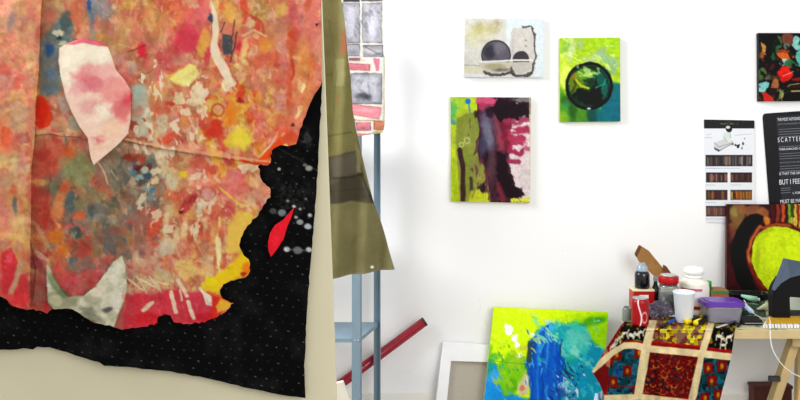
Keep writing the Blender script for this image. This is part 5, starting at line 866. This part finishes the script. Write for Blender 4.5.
# pliers (yellow/black)
M_YEL = mat('yellow_grip', 'e8cc1c', .4)
c = onT(696, 323, TC); u = U(c); r = thing('pliers', 'yellow and black handled pliers in front of the white bottle', 'pliers', c)
zz = TC+.009
tube('grip', smoothpts([onT(687, 322, zz), onT(693, 320.5, zz), onT(699, 318, zz+.004)]), [.006]*6+[.008]*7, M_BLK, r, 'black grip'); tube('grip', smoothpts([onT(697, 323, zz), onT(703, 320, zz), onT(707, 315, zz+.002)]), .0075, M_BLK, r, 'black grip')
tube('grip_sleeve', [onT(685.5, 322, zz), onT(690, 321, zz)], .0088, M_YEL, r, 'yellow sleeve'); tube('grip_sleeve', [onT(695.5, 323, zz), onT(700.5, 320.5, zz)], .0092, M_YEL, r, 'yellow sleeve'); tube('jaw', smoothpts([onT(699, 318, zz), onT(703, 315, zz), onT(706, 312.5, zz)]), .004, M_YEL, r, 'yellow arm')
# marker
zz = TC+.0062; a, b = onT(662, 326.5, zz), onT(677.5, 318, zz); r = thing('blue_marker', 'blue marker pen with black cap lying on the cloth in front of the glass jar', 'pen', a.lerp(b, .5))
tube('pen_body', [a.lerp(b, .34), b], .0053, mat('blue_pen', '2040a0', .35), r); tube('pen_cap', [a, a.lerp(b, .335)], .0060, M_BLK, r, 'black cap')
# plastic wrap
M_WRAP = mat('clear_wrap', '7c7488', .12, trans=.75, var=.3, bscale=50)
c = onT(660, 319, TC); r = blobmesh('plastic_wrap', (c.x, c.y-.004, TC+.024), (.046, .022, .026), M_WRAP, None, 9, .45, 4); tag(r, 'crumpled heap of clear purplish plastic wrap between the red can and the white cup', 'plastic wrap')
zmin = min(v.co.z for v in r.data.vertices)
for v in r.data.vertices: v.co.z += TC+.0005-zmin
# palette knife
zz = TC+.0045; r = thing('palette_knife', 'pale bladed palette knife lying beside the purple lidded container', 'knife', onT(722, 327, zz))
M_KN = mat('dull_metal', 'c8c8d0', .3, metal=.3); a, b = onT(717, 327.5, zz), onT(736, 321, zz)
bar('blade', a, a.lerp(b, .5), .010, .0016, M_KN, r, bev=0); tube('handle', [a.lerp(b, .5), b], .0038, mat('dark_handle', '403c50', .5), r, 'dark handle')
r = thing('dark_sheet', 'added dark green sheet standing in for dark clutter on the table between the purple lidded container and the machine', 'mat', onT(735, 312))  # added sheet that darkens the tabletop where shadowed clutter would be
prism('sheet_slab', [onT(715, 292.5, TZ+.0006), onT(764, 293, TZ+.0006), onT(766, 317, TZ+.0006), onT(741, 321, TZ+.0006), onT(713, 306, TZ+.0006)], (0, 0, .0016), mat('dark_green_sheet', '1e3026', .6, var=.3, bscale=60, noise2=('7c9a80', 45, .58, .66)), r)
c = onT(752, 300, TZ+.003); r = thing('dark_tray', 'low dark tray of odds and ends below the dark painting', 'tray', c)
rbox('tray_body', c.x, c.y+.03, TZ+.003, TZ+.024, .13, .06, .14, .07, .01, M_BLK, r, hollow=True)
# black flat case and scraps
r = thing('black_pouch', 'flat black pouch lying on the table behind the spiral notebook', 'pouch', onT(752, 324))
a = onT(754, 325.5); rbox('pouch_body', a.x, a.y+.04, TZ+.001, TZ+.016, .075, .075, .068, .068, .012, mat('black_fabric_pouch', '16161a', .8), r)
box('zip', (a.x-.03, a.x+.03, a.y+.0, a.y+.0016, TZ+.007, TZ+.009), M_SILV, r, 'silver zip')
r = tag(blobmesh('paint_rag', onT(739, 313.5, TZ+.012), (.028, .02, .012), mat('dark_rag', '1c2a22', .9, bump=.5), None, 12, .5, 4), 'dark green rag crumpled right of the purple lidded container', 'rag')
zmin = min(v.co.z for v in r.data.vertices)
for v in r.data.vertices: v.co.z += TZ+.0005-zmin
# bottle tubes green/white leaning behind
M_MINT = mat('mint_plastic', 'a4d8b8', .4, var=.1); M_LBL = mat('pale_blue_plastic_tube', 'bcd8f0', .35)
a, b = onT(741, 298.5, TZ+.012), onT(757, 299.5, TZ+.012)
r = thing('paint_tube', 'mint green paint tube lying behind the white cable', 'paint tube', a.lerp(b, .5))
tube('tube_body', [a+Vector((0, 0, .012)), a.lerp(b, .5)+Vector((0, 0, .004)), b], [.004, .010, .011], M_MINT, r); tube('cap', [b+(b-a).normalized()*.0005, b+(b-a).normalized()*.010], .006, M_WPL, r, 'white cap')
a, b = onT(741, 302, TZ+.010), onT(752, 312, TZ+.009); r = thing('glue_tube', 'pale blue and white squeezed tube lying right of the purple lid', 'tube', a.lerp(b, .5))
tube('tube_body', [a, a.lerp(b, .6), b], [.004, .009, .0085], M_LBL, r); tube('nozzle', [b+(b-a).normalized()*.0004, b+(b-a).normalized()*.012], [.005, .002], M_WPL, r, 'white nozzle')
c = onT(765, 311, TZ+.0008); u = U(c); r = thing('paper_cone', 'cream paper cone lying against the black machine', 'paper cone', c)
a = c+Vector((-8*u, 0, .006)); b = c+Vector((3.5*u, .004, .0165)); tube('cone', [a, b], [.002, .0155], mat('cream_paper', 'dcdcb4', .7), r, seg=20)

# black machine
r = thing('black_machine', 'black angular machine on an upright column with slanted blue-grey top, at the right edge', 'machine', onT(779, 322))
MB = mat('matt_black_metal', '08080a', .6, spec=.2); MBG = mat('slate_cover', '3e4a5c', .5, spec=.3)
c = onT(778, 321.5); u = U(c)
f = lambda x, y, Y=c.y: W(x, y, Y)
prism('column', [f(773.5, 321.5), f(773, 296), f(774, 289), f(790, 289), f(790.5, 321.5)], (0, .042, 0), MB, r, bev=.002)
for v in r.children[0].data.vertices: pass
prism('arm', [f(774, 293, c.y-.004), f(776, 287, c.y-.004), f(782, 278, c.y-.004), f(812, 270, c.y-.004), f(842, 272, c.y-.004), f(842, 296, c.y-.004), f(812, 299, c.y-.004), f(790, 297, c.y-.004), f(774, 297, c.y-.004)], (0, .05, 0), MB, r, bev=.003)
prism('top_cover', [f(775, 291, c.y-.012), f(787, 259, c.y+.012), f(803, 262.5, c.y+.012), f(840, 263, c.y+.012), f(840, 271, c.y-.012), f(803, 274.5, c.y-.012), f(790, 277.5, c.y-.012), f(781, 283, c.y-.012)], (0, .03, -.002), MBG, r, 'slanted blue grey cover', bev=.001)
box('base', (c.x+.06, c.x+.24, c.y+.002, c.y+.12, TZ+.001, TZ+.012), MB, r, bev=.002); prism('rear_post', [f(824, 321.5), f(824, 297), f(838, 297), f(838, 321.5)], (0, .06, 0), MB, r, bev=.002)
for o in list(r.children):
    if o.name.startswith(('column', 'rear_post')):
        for v in o.data.vertices:
            if v.co.z < .006: v.co.z = max(v.co.z, .0005)
# pale tub behind the machine
c = onT(802, 309); u = U(c); r = thing('white_tub', 'pale greenish white tub standing behind the black machine', 'tub', c)
lathe('tub_body', c, [(13*u, 0), (14*u, 1*u), (15.5*u, 13*u), (16.2*u, 14*u), (16*u, 15*u), (15*u, 15*u), (14.6*u, 13*u), (13*u, 2*u), (.001, 1.6*u)], mat('greenish_white', 'dfe6d6', .5), r); lathe('tub_band', c+Vector((0, 0, 5*u)), [(14.45*u, 0), (14.8*u, 3.5*u)], mat('grey_band', 'a8b0a8', .5), r, 'grey band', closed=False)
# spiral notebook
r = thing('spiral_notebook', 'spiral bound notebook with yellow cover at the front edge of the table', 'notebook', onT(782, 326))
zn = TZ+.001; a = onT(763.5, 328.5, zn); b = onT(767, 319.5, zn); xr = a.x+.22; th = .011
prism('pages', [Vector((a.x, a.y+.004, zn)), Vector((xr, a.y-.0, zn)), Vector((xr, b.y, zn)), Vector((b.x+.006, b.y, zn))], (0, 0, th), mat('white_pages', 'ececea', .7, var=.04, bscale=200), r)
prism('cover', [Vector((a.x+.012, a.y+.016, zn+th+.0003)), Vector((xr, a.y+.014, zn+th+.0003)), Vector((xr, b.y, zn+th+.0003)), Vector((b.x+.008, b.y, zn+th+.0003))], (0, 0, .0012), mat('yellow_cover', 'c49422', .5), r, 'yellow cover')
for k in range(20):
    x = a.x+.006+k*.0105; bm = bmesh.new(); yy = a.y+.006
    tube_bm(bm, [Vector((x, yy+math.cos(t)*.006, zn+th*.55+math.sin(t)*.0072)) for t in [i/8*math.pi*1.3-.2 for i in range(9)]], .0009, 6); bmobj('spiral_ring', bm, M_DARK if k % 2 else M_SILV, r)
# cable
zc = TZ+.004; P = [onT(744, 300, zc+.02), onT(750, 309, zc+.012), onT(756, 315, zc+.008), onT(764, 318.5, zc+.004), onT(769, 318, zc+.020), W(770, 322, 2.86)+Vector((0, 0, .003)), W(770.3, 327, 2.832), W(770.5, 338, 2.826), W(773, 350, 2.825), W(780, 362, 2.83), W(788, 370, 2.835), W(800, 376.5, 2.84), W(822, 382, 2.84)]
tag(tube('white_cable', smoothpts(P, 6), .0014, mat('white_cable', 'ecebe8', .4), None, seg=8), 'thin white cable running over the notebook and hanging in a loop below the table edge', 'cable')
a = onT(742, 296, TZ+.002)
# second black pouch / pens behind
zz = TZ+.0045; a, b = onT(727, 330 if False else 326.5, zz), onT(748, 318, zz)
r = thing('black_brush', 'black handled brush lying at an angle between container and notebook', 'brush', a.lerp(b, .5)); a = onT(738, 326.5, zz); b = onT(747, 312, zz)
tube('handle', [a, a.lerp(b, .7)], [.0035, .0045], M_BLK, r); tube('ferrule', [a.lerp(b, .7), a.lerp(b, .85)], .0042, M_SILV, r, 'silver ferrule'); tube('bristles', [a.lerp(b, .85), b], [.004, .002], mat('bristle', '3c2c20', .9), r, 'dark bristles')

# ============================================================ CAMERA, LIGHT
sc = bpy.context.scene
cam = bpy.data.cameras.new('camera'); co = bpy.data.objects.new('camera', cam); COL.objects.link(co)
co.location = (0, 0, EYE); co.rotation_euler = (math.radians(90), 0, 0)
cam.sensor_width = 36; cam.lens = F/800*36; cam.shift_y = -(200-HZ)/800; cam.clip_start = .05
sc.camera = co
w = bpy.data.worlds.new('daylight'); sc.world = w; w.use_nodes = True
bg = w.node_tree.nodes['Background']; bg.inputs['Color'].default_value = (.97, .98, 1, 1); bg.inputs['Strength'].default_value = .68
def area(name, loc, tgt, size, power, col, sy=None):
    l = bpy.data.lights.new(name, 'AREA'); l.energy = power; l.size = size; l.color = col
    if sy: l.shape = 'RECTANGLE'; l.size_y = sy
    o = bpy.data.objects.new(name, l); COL.objects.link(o); o.location = loc
    o.rotation_euler = (Vector(tgt)-Vector(loc)).to_track_quat('-Z', 'Y').to_euler(); return o
area('window_light', (-1.7, 2.45, 2.5), (.9, 3.5, 1.3), 1.3, 104, (.96, .98, 1))
area('fill_light', (1.5, .7, 1.9), (.4, 3.5, .5), 1.4, 38, (1, .985, .95))  # added fill lamp, aimed low to brighten the lower back wall
sc.view_settings.view_transform = 'Standard'; sc.view_settings.look = 'None'; sc.view_settings.exposure = 0; sc.view_settings.gamma = 1; sc.view_settings.use_curve_mapping = False
